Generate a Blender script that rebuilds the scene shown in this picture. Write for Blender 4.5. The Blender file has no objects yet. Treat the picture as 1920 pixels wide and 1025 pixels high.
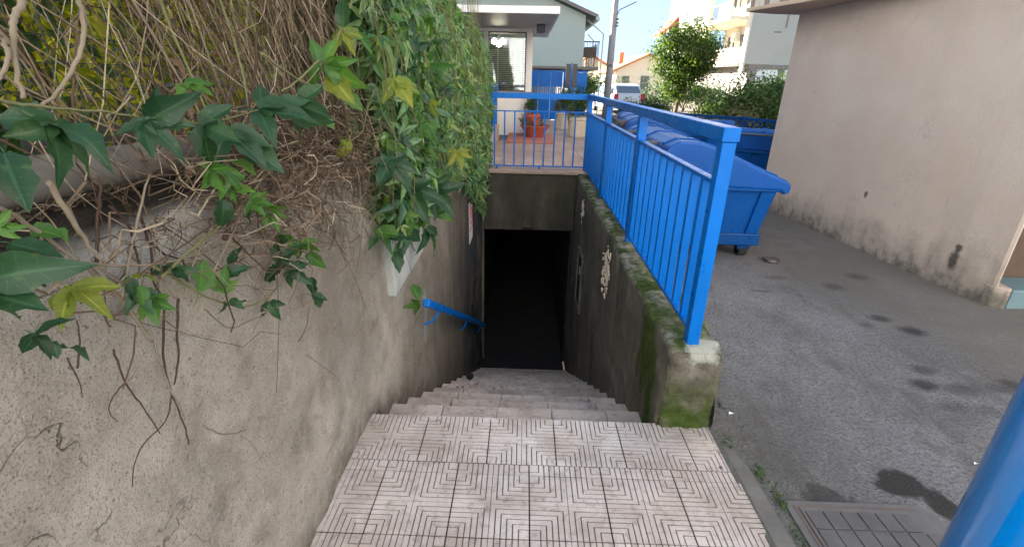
import bpy, bmesh, math, random
import numpy as np
from mathutils import Vector, Matrix, noise as mnoise
R = math.radians
random.seed(7)
SC = bpy.context.scene
COL = SC.collection

# ------------------------------------------------------------------ camera
EYE = 1.55; FPX = 900.0
def cam_axes():
    p, y, r = R(22.05), R(1.1), R(1.2)
    F = Vector((-math.sin(y)*math.cos(p), math.cos(y)*math.cos(p), -math.sin(p)))
    R0 = Vector((math.cos(y), math.sin(y), 0)); U0 = R0.cross(F)
    return R0*math.cos(r)+U0*math.sin(r), -R0*math.sin(r)+U0*math.cos(r), F
CR, CU, CF = cam_axes()
cd = bpy.data.cameras.new("camera"); cam = bpy.data.objects.new("camera", cd); COL.objects.link(cam)
cam.matrix_world = Matrix(((CR.x, CU.x, -CF.x, 0), (CR.y, CU.y, -CF.y, 0), (CR.z, CU.z, -CF.z, EYE), (0, 0, 0, 1)))
cd.sensor_fit = 'HORIZONTAL'; cd.sensor_width = 36.0; cd.lens = FPX/1920*36.0
cd.clip_start = 0.05; cd.clip_end = 2000
SC.camera = cam

# ------------------------------------------------------------------ light
SUN_AZ, SUN_EL = 60, 24            # degrees left of the stair axis, above the horizon
w = bpy.data.worlds.new("World"); SC.world = w; w.use_nodes = True
nt = w.node_tree
sky = nt.nodes.new('ShaderNodeTexSky'); sky.sky_type = 'NISHITA'; sky.sun_disc = False
sky.sun_elevation = R(SUN_EL); sky.sun_rotation = R(-SUN_AZ); sky.air_density = 1.0; sky.dust_density = 0.4; sky.ozone_density = 1.0
tc_ = nt.nodes.new('ShaderNodeTexCoord'); ad_ = nt.nodes.new('ShaderNodeVectorMath'); ad_.operation = 'ADD'; ad_.inputs[1].default_value = (0, 0, .32)   # clear winter sky: thin haze band
nt.links.new(tc_.outputs['Generated'], ad_.inputs[0]); no_ = nt.nodes.new('ShaderNodeVectorMath'); no_.operation = 'NORMALIZE'; nt.links.new(ad_.outputs[0], no_.inputs[0]); nt.links.new(no_.outputs[0], sky.inputs['Vector'])
gm_ = nt.nodes.new('ShaderNodeGamma'); gm_.inputs[1].default_value = .7; nt.links.new(sky.outputs[0], gm_.inputs[0])     # soft contrast between horizon and zenith
ml_ = nt.nodes.new('ShaderNodeVectorMath'); ml_.operation = 'SCALE'; ml_.inputs['Scale'].default_value = 1.12; nt.links.new(gm_.outputs[0], ml_.inputs[0])
nt.links.new(ml_.outputs[0], nt.nodes['Background'].inputs[0]); nt.nodes['Background'].inputs[1].default_value = 0.06
sd = bpy.data.lights.new("sun", 'SUN'); sd.energy = 5.0; sd.angle = R(0.5); sd.color = (1, .93, .82)
sun = bpy.data.objects.new("sun", sd); COL.objects.link(sun)
sdir = Vector((-math.sin(R(SUN_AZ))*math.cos(R(SUN_EL)), math.cos(R(SUN_AZ))*math.cos(R(SUN_EL)), math.sin(R(SUN_EL))))
sun.rotation_euler = sdir.to_track_quat('Z', 'Y').to_euler(); sun.location = sdir*30
SC.view_settings.view_transform = 'Standard'; SC.view_settings.look = 'None'
SC.view_settings.exposure = 3.15; SC.view_settings.gamma = 1.0; SC.view_settings.use_curve_mapping = False
SC.cycles.max_bounces = 8; SC.cycles.transparent_max_bounces = 8
try: SC.cycles.use_denoising = True
except Exception: pass

# ------------------------------------------------------------------ measured points: pixel of the photograph -> point in the place
def ray(px, py): return (CF*FPX + CR*(px-960) - CU*(py-512.5)).normalized()
def at_x(px, py, x):
    d = ray(px, py); return Vector((0, 0, EYE)) + d*(x/d.x)

# ------------------------------------------------------------------ materials
class B:
    def __init__(s, name):
        s.m = bpy.data.materials.new(name); s.m.use_nodes = True; s.t = s.m.node_tree
        s.p = s.t.nodes['Principled BSDF']; s.o = s.t.nodes['Material Output']; s._co = None
    def n(s, typ, ins=None, **props):
        nd = s.t.nodes.new(typ)
        for k, v in props.items(): setattr(nd, k, v)
        for k, v in (ins or {}).items(): s.set(nd.inputs[k], v)
        return nd
    def set(s, sock, v):
        if isinstance(v, bpy.types.NodeSocket): s.t.links.new(v, sock)
        elif isinstance(v, (tuple, list)) and len(v) == 3 and sock.type == 'RGBA': sock.default_value = (*v, 1)
        else: sock.default_value = v
    def co(s):
        if s._co is None: s._co = s.n('ShaderNodeTexCoord').outputs['Object']
        return s._co
    def scaled(s, sx, sy, sz, rot=(0, 0, 0)):
        return s.n('ShaderNodeMapping', {'Vector': s.co(), 'Scale': (sx, sy, sz), 'Rotation': rot}).outputs[0]
    def noise(s, scale, detail=5, rough=.55, vec=None, dist=0):
        return s.n('ShaderNodeTexNoise', {'Vector': vec or s.co(), 'Scale': scale, 'Detail': detail, 'Roughness': rough, 'Distortion': dist}).outputs[0]
    def vor(s, scale, feature='F1', vec=None, rnd=1.0):
        return s.n('ShaderNodeTexVoronoi', {'Vector': vec or s.co(), 'Scale': scale, 'Randomness': rnd}, feature=feature).outputs['Distance']
    def ramp(s, fac, *stops):
        r = s.n('ShaderNodeValToRGB', {'Fac': fac}); e = r.color_ramp.elements
        while len(e) < len(stops): e.new(.5)
        for i, (p, c) in enumerate(stops):
            e[i].position = p; e[i].color = (*c, 1) if isinstance(c, tuple) else (c, c, c, 1)
        return r.outputs[0]
    def mix(s, fac, a, b, mode='MIX'):
        nd = s.n('ShaderNodeMix', data_type='RGBA', blend_type=mode)
        s.set(nd.inputs[0], fac); s.set(nd.inputs[6], a); s.set(nd.inputs[7], b); return nd.outputs[2]
    def math(s, op, a, b=0.0, clamp=False):
        nd = s.n('ShaderNodeMath', operation=op, use_clamp=clamp); s.set(nd.inputs[0], a); s.set(nd.inputs[1], b); return nd.outputs[0]
    def mr(s, v, a, b, c=0.0, d=1.0):
        return s.n('ShaderNodeMapRange', {'Value': v, 'From Min': a, 'From Max': b, 'To Min': c, 'To Max': d}, clamp=True).outputs[0]
    def xyz(s, vec=None):
        nd = s.n('ShaderNodeSeparateXYZ', {'Vector': vec or s.co()}); return nd.outputs
    def nz(s): return s.n('ShaderNodeSeparateXYZ', {'Vector': s.n('ShaderNodeNewGeometry').outputs['Normal']}).outputs
    def blob(s, c, r, wob=.3, nscale=9, soft=.25):
        """mask 1 inside a wobbly spot of radii r round c"""
        mp = s.n('ShaderNodeVectorMath', {0: s.co(), 1: c}, operation='SUBTRACT').outputs[0]
        mp = s.n('ShaderNodeVectorMath', {0: mp, 1: r}, operation='DIVIDE').outputs[0]
        L = s.n('ShaderNodeVectorMath', {0: mp}, operation='LENGTH').outputs['Value']
        nn = s.math('MULTIPLY', s.math('SUBTRACT', s.noise(nscale, 4), .5), wob*4)
        return s.mr(s.math('ADD', L, nn), 1+soft, 1-soft)
    def rnd(s): return s.n('ShaderNodeObjectInfo').outputs['Random']
    def done(s, color, rough=.8, spec=.3, h=None, strength=.5, dist=.01, **kw):
        s.set(s.p.inputs['Base Color'], color); s.set(s.p.inputs['Roughness'], rough); s.set(s.p.inputs['Specular IOR Level'], spec)
        for k, v in kw.items(): s.set(s.p.inputs[k.replace('_', ' ')], v)
        if h is not None:
            b = s.n('ShaderNodeBump', {'Strength': strength, 'Distance': dist, 'Height': h}); s.t.links.new(b.outputs[0], s.p.inputs['Normal'])
        return s.m

M = {}
def plain(name, col, rough=.6, var=.12, scale=6, spec=.3, bump=0.0, bscale=60, **kw):
    b = B(name); f = b.noise(scale, 5)
    c = b.mix(f, tuple(x*(1-var) for x in col), tuple(min(1, x*(1+var)) for x in col))
    M[name] = b.done(c, rough, spec, b.noise(bscale, 3) if bump else None, bump, .004, **kw); return M[name]

def m_blue(name, col, grime=.4, spec=.2):
    b = B(name); f = b.noise(4, 6); c = b.mix(f, tuple(x*.80 for x in col), tuple(min(1, x*1.16) for x in col))
    c = b.mix(b.mr(b.noise(2.2, 5, .65), .5, .75, 0, .3), c, tuple(min(1, x*1.2+.02) for x in col))          # faded
    sc = b.mr(b.noise(38, 5, .7), .64, .74); c = b.mix(b.math('MULTIPLY', sc, grime), c, (.10, .14, .19))
    c = b.mix(b.mr(b.vor(30), .075, .045, 0, .7), c, (.17, .15, .14)); c = b.mix(b.mr(b.noise(7, 6, .7, b.scaled(1, 1, .2)), .56, .74, 0, .35), c, tuple(x*.5+.012 for x in col)); c = b.mix(b.mr(b.noise(16, 6, .75), .70, .76, 0, .6), c, (.10, .06, .04))
    M[name] = b.done(c, b.mr(b.noise(14, 4),   .3, .7, .24, .46), spec, b.noise(60, 4), .25, .003)
m_blue('blue_paint', (.0003, .135, .51))
m_blue('blue_plastic', (.0008, .06, .25), .5)
m_blue('blue_plastic_dark', (.002, .05, .19), .5)
m_blue('blue_lid', (.0008, .068, .29), .45)
b = B('blue_gloss'); c = b.mix(b.noise(5, 6), (.0006, .26, .86), (.0006, .31, .95)); c = b.mix(b.mr(b.noise(60, 5, .7), .68, .74, 0, .7), c, (.10, .14, .2))
M['blue_gloss'] = b.done(c, .08, .8, b.noise(18, 3), .12, .003)
m_blue('blue_sheet', (.0006, .13, .50), .35)

# rough plaster of the left wall
b = B('old_plaster')
y = b.xyz(); n1 = b.noise(1.6, 6, .6); n2 = b.noise(9, 6, .65); sp = b.noise(230, 4, .75); sp2 = b.noise(95, 4, .7)
c = b.ramp(n1, (.3, (.36, .32, .26)), (.5, (.50, .45, .38)), (.7, (.60, .545, .465)))
c = b.mix(b.mr(n2, .46, .74, 0, .75), c, (.27, .235, .18))
c = b.mix(b.mr(b.noise(2.1, 6, .6, dist=.6), .54, .70, 0, .38), c, (.27, .24, .16))
c = b.mix(b.mr(b.noise(1.1, 5, .6, b.scaled(1, 1.4, .7)), .50, .66, 0, .6), c, (.20, .175, .14)); c = b.mix(b.mr(b.noise(2.3, 7, .65), .60, .70, 0, .6), c, (.54, .50, .43)); c = b.mix(b.mr(b.noise(2.0, 6, .65, b.scaled(1, 1.6, .3, (.35, 0, 0))), .60, .72, 0, .5), c, (.56, .53, .47))
c = b.mix(b.math('MULTIPLY', b.blob((-.71, .83, 1.25), (.3, .16, .075), .7, 12, .5), b.mr(b.noise(30, 5, .7), .3, .55, .25, .9)), c, (.66, .66, .63))
c = b.mix(b.mr(sp, .52, .66, 0, .8), c, (.11, .095, .08)); c = b.mix(b.mr(b.noise(85, 3, .6), .62, .72, 0, .7), c, (.09, .08, .065)); c = b.mix(b.mr(sp2, .60, .72, 0, .8), c, (.62, .585, .52))
c = b.mix(b.blob((-.71, .46, .62), (.3, .08, .2), .7, 10), c, (.6, .55, .46))
cr = b.vor(3.2, 'DISTANCE_TO_EDGE', b.n('ShaderNodeVectorMath', {0: b.co(), 1: b.n('ShaderNodeVectorMath', {0: b.n('ShaderNodeTexNoise', {'Vector': b.co(), 'Scale': 7.0, 'Detail': 5.0}).outputs['Color'], 1: (.22, .22, .22)}, operation='MULTIPLY').outputs[0]}, operation='ADD').outputs[0])
crm = b.math('MULTIPLY', b.mr(cr, .0065, .002), b.math('MULTIPLY', b.mr(y[1], .95, .6), b.mr(b.noise(4, 3), .5, .56)))
c = b.mix(b.math('MULTIPLY', crm, .6), c, (.08, .065, .05))
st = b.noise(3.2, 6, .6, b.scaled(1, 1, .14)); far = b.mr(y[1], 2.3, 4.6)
c = b.mix(b.math('MULTIPLY', far, b.mr(st, .25, .62)), c, (.075, .06, .045))  # grime towards the door, with some of the shade there painted in
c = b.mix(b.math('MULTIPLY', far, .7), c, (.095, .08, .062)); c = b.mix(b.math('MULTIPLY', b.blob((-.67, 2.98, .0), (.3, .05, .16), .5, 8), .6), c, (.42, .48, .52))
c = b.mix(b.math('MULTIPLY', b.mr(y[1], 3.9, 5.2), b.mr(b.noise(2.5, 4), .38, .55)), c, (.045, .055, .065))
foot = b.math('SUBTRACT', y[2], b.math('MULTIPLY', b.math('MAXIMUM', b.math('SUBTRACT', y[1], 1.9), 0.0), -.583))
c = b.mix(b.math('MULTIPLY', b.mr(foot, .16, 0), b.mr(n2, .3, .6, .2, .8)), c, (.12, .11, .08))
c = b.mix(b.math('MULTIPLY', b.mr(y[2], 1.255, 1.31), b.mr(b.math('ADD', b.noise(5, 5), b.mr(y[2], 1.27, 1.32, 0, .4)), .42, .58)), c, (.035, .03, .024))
h = b.math('ADD', b.math('MULTIPLY', sp, .6), b.math('ADD', b.math('MULTIPLY', b.noise(45, 5, .7), .9), b.math('MULTIPLY', crm, -1.2)))
c = b.mix(b.math('MULTIPLY', b.mr(b.noise(5.5, 7, .75), .52, .68), b.mr(b.noise(.9, 3), .42, .58, .15, .75)), c, (.16, .135, .105))
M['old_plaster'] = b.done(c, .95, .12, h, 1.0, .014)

# dark mossy concrete of the stairwell
b = B('mossy_concrete')
y = b.xyz(); N = b.nz(); n1 = b.noise(2.2, 6, .6); st = b.noise(4, 6, .65, b.scaled(1, 1, .16)); sp = b.noise(130, 3, .7)
c = b.ramp(n1, (.3, (.13, .112, .09)), (.55, (.21, .182, .15)), (.75, (.31, .275, .23)))
c = b.mix(b.mr(st, .52, .72, 0, .7), c, (.04, .037, .033))
c = b.mix(b.mr(b.noise(3, 6, .7, b.scaled(1, 1, .3)), .62, .7, 0, .6), c, (.25, .25, .245))
c = b.mix(b.mr(sp, .55, .65, 0, .5), c, (.28, .26, .22))
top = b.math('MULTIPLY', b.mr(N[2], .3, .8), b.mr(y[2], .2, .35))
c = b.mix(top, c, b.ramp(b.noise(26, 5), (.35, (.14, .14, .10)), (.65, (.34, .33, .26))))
green = b.ramp(b.noise(30, 5), (.3, (.028, .05, .010)), (.7, (.085, .125, .025)))
mo = b.mr(b.noise(6, 6, .65), .44, .56)
c = b.mix(b.math('MULTIPLY', mo, b.math('MULTIPLY', top, b.mr(b.noise(1.7, 3), .30, .46))), c, green)
grs = b.math('MULTIPLY', b.blob((.67, 2.22, .05), (.3, .2, .42), .35, 5), b.mr(b.noise(7, 5, .6, b.scaled(1, 1, .2)), .36, .52))
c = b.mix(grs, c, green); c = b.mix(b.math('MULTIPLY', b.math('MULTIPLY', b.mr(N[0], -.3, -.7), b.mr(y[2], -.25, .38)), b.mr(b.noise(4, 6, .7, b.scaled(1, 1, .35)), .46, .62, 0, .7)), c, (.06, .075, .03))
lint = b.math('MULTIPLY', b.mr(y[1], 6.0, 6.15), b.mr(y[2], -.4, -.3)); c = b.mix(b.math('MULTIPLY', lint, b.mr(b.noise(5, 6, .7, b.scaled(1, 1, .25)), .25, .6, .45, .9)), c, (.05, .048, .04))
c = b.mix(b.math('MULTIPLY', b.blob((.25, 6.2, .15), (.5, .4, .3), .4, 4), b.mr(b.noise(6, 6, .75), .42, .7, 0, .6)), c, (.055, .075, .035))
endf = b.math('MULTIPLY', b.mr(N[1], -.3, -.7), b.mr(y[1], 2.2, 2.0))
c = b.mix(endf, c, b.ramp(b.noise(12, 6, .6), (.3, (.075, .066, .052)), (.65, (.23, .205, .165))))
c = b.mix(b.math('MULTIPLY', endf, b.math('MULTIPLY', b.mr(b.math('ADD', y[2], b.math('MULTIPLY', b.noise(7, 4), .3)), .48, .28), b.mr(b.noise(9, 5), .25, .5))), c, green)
c = b.mix(b.blob((.855, 1.95, .425), (.075, .07, .06), .7, 13), c, (.44, .455, .38))
h = b.math('ADD', b.math('MULTIPLY', sp, .6), b.noise(40, 5, .7))
M['mossy_concrete'] = b.done(c, .92, .15, h, .9, .02)

b = B('pale_chip'); f = b.noise(40, 4); M['pale_chip'] = b.done(b.mix(f, (.62, .50, .38), (.85, .76, .66)), .85, .15)

# asphalt with its drips, wet patch and dust
b = B('asphalt')
y = b.xyz(); n1 = b.noise(.9, 6, .6); gr = b.noise(170, 2, .8); gv = b.vor(120)
c = b.ramp(n1, (.25, (.125, .122, .121)), (.52, (.218, .218, .224)), (.75, (.30, .302, .308)))
g2 = b.noise(55, 4, .75); c = b.mix(b.mr(g2, .46, .64, 0, .75), c, (.055, .051, .049)); c = b.mix(b.mr(b.noise(40, 5, .8), .58, .70, 0, .7), c, (.36, .355, .345)); c = b.mix(b.mr(gr, .5, .68, 0, .75), c, (.05, .048, .047)); c = b.mix(b.mr(gv, .22, .1, 0, .45), c, (.38, .37, .36))
c = b.mix(b.mr(b.noise(2.4, 7, .7, b.scaled(1, .5, 1, (0, 0, .5))), .50, .68, 0, .8), c, (.085, .076, .066)); c = b.mix(b.mr(b.noise(11, 6, .75), .5, .7, 0, .5), c, (.10, .095, .09)); c = b.mix(b.mr(b.noise(7, 6, .7), .58, .72, 0, .45), c, (.27, .265, .26))
c = b.mix(b.math('MULTIPLY', b.mr(b.math('ADD', b.math('MULTIPLY', y[0], .9), b.math('MULTIPLY', y[1], .28)), 2.9, 3.5), b.mr(b.noise(5, 6, .7), .35, .6, .3, .9)), c, (.13, .115, .098))
c = b.mix(b.math('MULTIPLY', b.mr(y[0], 2.7, 3.5), b.mr(n1, .3, .6, .3, .8)), c, (.19, .165, .135))
spots = [(2.29, 2.33, .085, .06), (2.70, 2.98, .085, .07), (2.60, 3.16, .075, .06), (2.40, 2.49, .075, .055), (2.61, 3.73, .09, .08), (2.95, 3.98, .09, .09), (2.46, 2.30, .12, .055),
         (2.44, 2.11, .09, .05), (2.29, 2.14, .10, .05), (2.71, 2.32, .09, .05), (2.8, 2.36, .06, .06), (2.2, 3.9, .12, .05), (2.43, 3.05, .04, .04), (1.95, 3.6, .10, .03)]
acc = None
for i, (sx, sy, rx, ry) in enumerate(spots):
    k = b.math('MULTIPLY', b.blob((sx, sy, 0), (rx*.9, ry*.9, 1), .24, 17, .45), [.8, .8, .7, .6, .5, .5, .45, .35, .35, .5, .6, .35, .4, .4][i])
    acc = k if acc is None else b.math('MAXIMUM', acc, k)
c = b.mix(acc, c, (.02, .019, .02))
wet = b.math('MAXIMUM', b.math('MAXIMUM', b.blob((1.63, 1.585, 0), (.10, .07, 1), .45, 8, .15), b.blob((1.72, 1.49, 0), (.06, .10, 1), .45, 8, .15)), b.math('MULTIPLY', b.blob((1.27, 1.52, 0), (.10, .045, 1), .6, 14, .2), .7))
c = b.mix(wet, c, (.028, .028, .026))
c = b.mix(b.math('MULTIPLY', b.mr(y[0], 1.35, .95), b.math('MULTIPLY', b.mr(y[1], 2.6, 1.7), b.mr(n1, .3, .6))), c, (.10, .105, .075))
h = b.math('ADD', b.math('MULTIPLY', gr, .8), b.math('MULTIPLY', gv, .8))
h = b.math('ADD', h, b.math('MULTIPLY', g2, 1.2)); M['asphalt'] = b.done(c, b.mix(wet, (.9, .9, .9), (.5, .5, .5)), .25, h, .8, .01)

def m_tile(name, ca, cb, dirt, bscale=80):
    b = B(name); wv = b.n('ShaderNodeVectorMath', {0: b.n('ShaderNodeNewGeometry').outputs['Position'], 1: (0, 0, 0)}, operation='ADD').outputs[0]
    n1 = b.noise(3.3, 6, .65, wv); n2 = b.noise(22, 6, .7, wv)
    c = b.mix(b.rnd(), ca, cb); n0 = b.noise(.9, 4, .6, wv); c = b.mix(b.mr(n0, .38, .62, .9, 0), c, tuple(x*.72 for x in ca)); c = b.mix(b.mr(n1, .44, .66, 0, .75), c, dirt); c = b.mix(b.mr(b.noise(9, 6, .75, wv), .56, .7, 0, .6), c, tuple(x*.8 for x in dirt)); c = b.mix(b.mr(n2, .53, .68, 0, .65), c, tuple(x*.6 for x in dirt))
    c = b.mix(b.mr(b.noise(160, 2, .8, wv), .58, .68, 0, .5), c, (.10, .09, .085))
    M[name] = b.done(c, .85, .25, b.noise(bscale, 4, .7, wv), .3, .004)
m_tile('grooved_tile', (.60, .53, .495), (.76, .70, .665), (.34, .275, .23))
m_tile('step_tile', (.55, .47, .42), (.70, .615, .56), (.32, .26, .21))
m_tile('terrace_tile', (.50, .37, .30), (.58, .45, .37), (.36, .27, .22))
plain('grout_dirt', (.135, .11, .095), .95, .4, 3)
plain('grout_dark', (.035, .03, .027), .95)
plain('bedding', (.22, .2, .18), .95, bump=.3)
plain('kerb_concrete', (.14, .135, .125), .95, .5, 9, bump=.6, bscale=90)
plain('black_paint', (.012, .012, .013), .6)
plain('dark_wall', (.03, .028, .027), .95, .5, 5, bump=.4, bscale=20)  # near-black tone of the passage inside and the lintel soffit
plain('fill_wall', (.74, .76, .79), .7, .04, 2)  # white facade of the added house behind the camera
plain('white_paint', (.74, .73, .71), .6, .06)
plain('cream_paint', (.72, .66, .54), .7, .08)
plain('grey_sheet', (.48, .5, .49), .45, .08)
plain('white_sheet', (.7, .71, .70), .4, .08)
b = B('sign_face'); c = b.mix(b.mr(b.noise(4, 6, .65, b.scaled(1, 1, .3)), .42, .68, 0, .75), (.44, .46, .45), (.24, .24, .20)); c = b.mix(b.mr(b.noise(60, 4, .7), .62, .72, 0, .6), c, (.2, .19, .16)); M['sign_face'] = b.done(c, .5, .3)
plain('dark_metal', (.09, .09, .095), .5, .2)
plain('cast_iron', (.115, .112, .115), .6, .3, 14, bump=.4, bscale=50)
plain('iron_fill', (.105, .10, .10), .85, .4, 9, bump=.5, bscale=70)
plain('wire_green', (.02, .035, .025), .5)
plain('pipe_grey', (.20, .185, .155), .7, .2, 9, bump=.3)
plain('soil', (.06, .045, .03), .95, .4, 4, bump=.6, bscale=30)
plain('terracotta', (.36, .085, .05), .7, .15)
plain('red_slab', (.42, .17, .12), .7, .15)
plain('stone_pot', (.50, .45, .36), .9, .25, 5, bump=.5, bscale=25)
plain('roof_tile', (.50, .20, .10), .85, .25, 3)
plain('pole_metal', (.33, .32, .31), .6, .2, 3)
plain('awning_red', (.62, .06, .05), .7)
plain('green_wall', (.40, .49, .45), .6, .06, 2)
plain('yellow_wall', (.68, .62, .49), .8, .08, 2)
plain('pale_wall', (.40, .41, .37), .85, .10, 1)
plain('brown_edge', (.22, .2, .18), .7)
plain('beige_panel', (.56, .42, .3), .8)
plain('terrace_wall', (.42, .36, .27), .9, .2, 4, bump=.4)
plain('car_white', (.62, .63, .65), .25, .04, spec=.5)
plain('car_dark', (.05, .04, .045), .35, .04, spec=.5)
plain('tail_red', (.45, .012, .02), .25, .1, spec=.5)
plain('rubber', (.02, .02, .02), .8)
plain('red_print', (.45, .03, .05), .5)
plain('dry_leaf', (.13, .075, .038), .8, .3)
plain('teal_stone', (.13, .20, .215), .55, .2)
plain('door_brown', (.10, .065, .045), .5, .2, 12)
plain('window_dark', (.10, .11, .115), .2, .2, spec=.5)
plain('slat_grey', (.60, .60, .57), .5)
b = B('glass'); gl = b.n('ShaderNodeBsdfGlossy', {'Color': (.9, .95, .95), 'Roughness': .03}); tp = b.n('ShaderNodeBsdfTransparent', {'Color': (.86, .9, .89)})
fr = b.n('ShaderNodeFresnel', {'IOR': 1.45}); mx = b.n('ShaderNodeMixShader', {0: b.math('ADD', fr.outputs[0], .08), 1: tp.outputs[0], 2: gl.outputs[0]}); b.t.links.new(mx.outputs[0], b.o.inputs[0]); M['glass'] = b.m
b = B('car_glass'); M['car_glass'] = b.done((.12, .16, .20), .08, .6)
b = B('lamp_glow'); M['lamp_glow'] = b.done((1, .9, .7), .4, .2, Emission_Color=(1, .88, .68), Emission_Strength=6.0)

# pink plaster
b = B('pink_plaster'); y = b.xyz(); n1 = b.noise(1.3, 5, .6); fine = b.noise(120, 4, .75)
c = b.ramp(n1, (.3, (.575, .46, .365)), (.55, (.64, .525, .43)), (.8, (.685, .575, .485)))
c = b.mix(b.mr(fine, .5, .72, 0, .4), c, (.38, .31, .25)); c = b.mix(b.mr(b.noise(2.2, 6, .7), .52, .7, 0, .35), c, (.46, .40, .345)); c = b.mix(b.mr(b.noise(.8, 4), .5, .65, 0, .5), c, (.60, .46, .36))
low = b.math('ADD', y[2], b.math('MULTIPLY', b.math('SUBTRACT', b.math('ADD', b.math('MULTIPLY', b.noise(4, 7, .7), .65), b.math('MULTIPLY', b.noise(9, 5, .6, b.scaled(1, 1, .25)), .35)), .5), -1.3))
c = b.mix(b.mr(low, .40, -.02, 0, .75), c, (.17, .15, .125)); c = b.mix(b.mr(low, .12, -.12, 0, .8), c, (.075, .07, .058))
c = b.mix(b.math('MULTIPLY', b.mr(b.noise(3, 5, .6, b.scaled(1, 1, .12)), .56, .72, 0, .35), b.mr(y[2], 2.4, .9)), c, (.43, .37, .32))
for q, r in (((3.42, 4.85, .545), (.3, .022, .035)), ((3.53, 3.79, .345), (.3, .03, .03)), ((3.53, 3.80, .24), (.3, .035, .08))):
    c = b.mix(b.math('MULTIPLY', b.blob(q, r, .25, 40, .3), .85), c, (.05, .045, .035))
ckp = b.vor(1.1, 'DISTANCE_TO_EDGE', b.n('ShaderNodeVectorMath', {0: b.co(), 1: b.n('ShaderNodeVectorMath', {0: b.n('ShaderNodeTexNoise', {'Vector': b.co(), 'Scale': 3.5, 'Detail': 6.0}).outputs['Color'], 1: (.5, .5, .5)}, operation='MULTIPLY').outputs[0]}, operation='ADD').outputs[0]); c = b.mix(b.math('MULTIPLY', b.mr(ckp, .004, .001, 0, .22), b.mr(b.noise(1.7, 3), .48, .56)), c, (.2, .16, .13))
M['pink_plaster'] = b.done(c, .95, .1, b.math('ADD', fine, b.noise(50, 4)), .4, .006)

# foliage
def m_leaf(name, cols, trans=.35, rough=.45, uvvein=False, wet=.35):
    b = B(name); g = b.n('ShaderNodeNewGeometry')
    rn = b.math('FRACT', b.math('ADD', b.math('MULTIPLY', g.outputs['Random Per Island'], 1.0), b.rnd()))
    c = b.ramp(rn, *[(i/(len(cols)-1), k) for i, k in enumerate(cols)])
    c = b.mix(b.mr(b.noise(24, 4, vec=g.outputs['Position']), .35, .7, 0, .5), c, tuple(x*.55 for x in cols[0]))
    if uvvein:
        uv = b.n('ShaderNodeUVMap').outputs[0]; s = b.n('ShaderNodeSeparateXYZ', {'Vector': uv}).outputs
        a = b.math('ABSOLUTE', s[0]); vein = b.mr(a, .07, .02)
        side = b.math('ABSOLUTE', b.math('SUBTRACT', b.math('FRACT', b.math('MULTIPLY', b.math('SUBTRACT', s[1], b.math('MULTIPLY', a, .22)), 6.0)), .5))
        vein = b.math('MAXIMUM', vein, b.mr(side, .06, .02, 0, .4))
        c = b.mix(b.math('MULTIPLY', vein, .6), c, tuple(min(1, x*1.6+.02) for x in cols[len(cols)//2]))
        blot = b.mr(b.noise(48, 5, .7, vec=g.outputs['Position']), .56, .68, 0, .5); c = b.mix(blot, c, (.10, .15, .045)); c = b.mix(b.mr(b.vor(130, vec=g.outputs['Position']), .10, .05, 0, .4), c, (.22, .26, .18)); c = b.mix(b.mr(b.noise(12, 3, vec=g.outputs['Position']), .5, .7, 0, .5), c, tuple(x*1.7+.01 for x in cols[0]))
    b.set(b.p.inputs['Base Color'], c); b.p.inputs['Roughness'].default_value = rough; b.p.inputs['Specular IOR Level'].default_value = wet
    tr = b.n('ShaderNodeBsdfTranslucent', {'Color': b.mix(1.0, c, (1.6, 1.7, .6), 'MULTIPLY')})
    mx = b.n('ShaderNodeMixShader', {0: trans, 1: b.p.outputs[0], 2: tr.outputs[0]}); b.t.links.new(mx.outputs[0], b.o.inputs[0])
    M[name] = b.m
m_leaf('vine_leaf_dark', [(.012, .045, .018), (.02, .065, .026), (.03, .085, .025)], .3, .42, True)
m_leaf('vine_leaf_bright', [(.04, .12, .02), (.07, .17, .03), (.11, .22, .04)], .4, .45, True)
m_leaf('vine_leaf_yellow', [(.15, .20, .02), (.24, .25, .03), (.10, .16, .02)], .4, .5, True)
m_leaf('climber_leaf', [(.04, .12, .05), (.11, .25, .09), (.17, .34, .14), (.19, .33, .10), (.13, .27, .12), (.045, .12, .06), (.28, .37, .09), (.10, .22, .10)], .42, .38, False, .65)
m_leaf('garden_leaf', [(.20, .26, .03), (.55, .48, .05), (.72, .60, .06), (.14, .20, .03)], .65, .5)
m_leaf('tree_leaf', [(.026, .058, .013), (.048, .095, .017), (.08, .13, .022), (.11, .155, .025)], .4, .5)
m_leaf('hedge_leaf', [(.03, .07, .016), (.05, .10, .022), (.07, .13, .03)], .35, .5)
m_leaf('pale_leaf', [(.10, .12, .05), (.15, .16, .07), (.12, .11, .07)], .35, .6)
b = B('dry_stem'); g = b.n('ShaderNodeNewGeometry')
c = b.ramp(g.outputs['Random Per Island'], (0, (.035, .022, .014)), (.35, (.10, .068, .042)), (.65, (.20, .145, .095)), (.85, (.31, .24, .16)), (1, (.46, .38, .28)))
c = b.mix(b.mr(b.noise(40, 3), .4, .7, 0, .5), c, (.07, .045, .03)); M['dry_stem'] = b.done(c, .85, .2)
b = B('pale_stem'); c = b.mix(b.noise(25, 4), (.13, .10, .07), (.28, .235, .17)); M['pale_stem'] = b.done(c, .8, .2)
b = B('green_stem'); c = b.mix(b.noise(25, 4), (.10, .11, .04), (.20, .19, .09)); M['green_stem'] = b.done(c, .7, .25)
b = B('dark_stem'); c = b.mix(b.noise(25, 4), (.035, .022, .018), (.09, .055, .04)); M['dark_stem'] = b.done(c, .85, .2)
b = B('bark'); c = b.mix(b.noise(14, 5), (.06, .045, .03), (.16, .125, .085)); M['bark'] = b.done(c, .9, .15, b.noise(30, 4), .5, .02)

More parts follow.
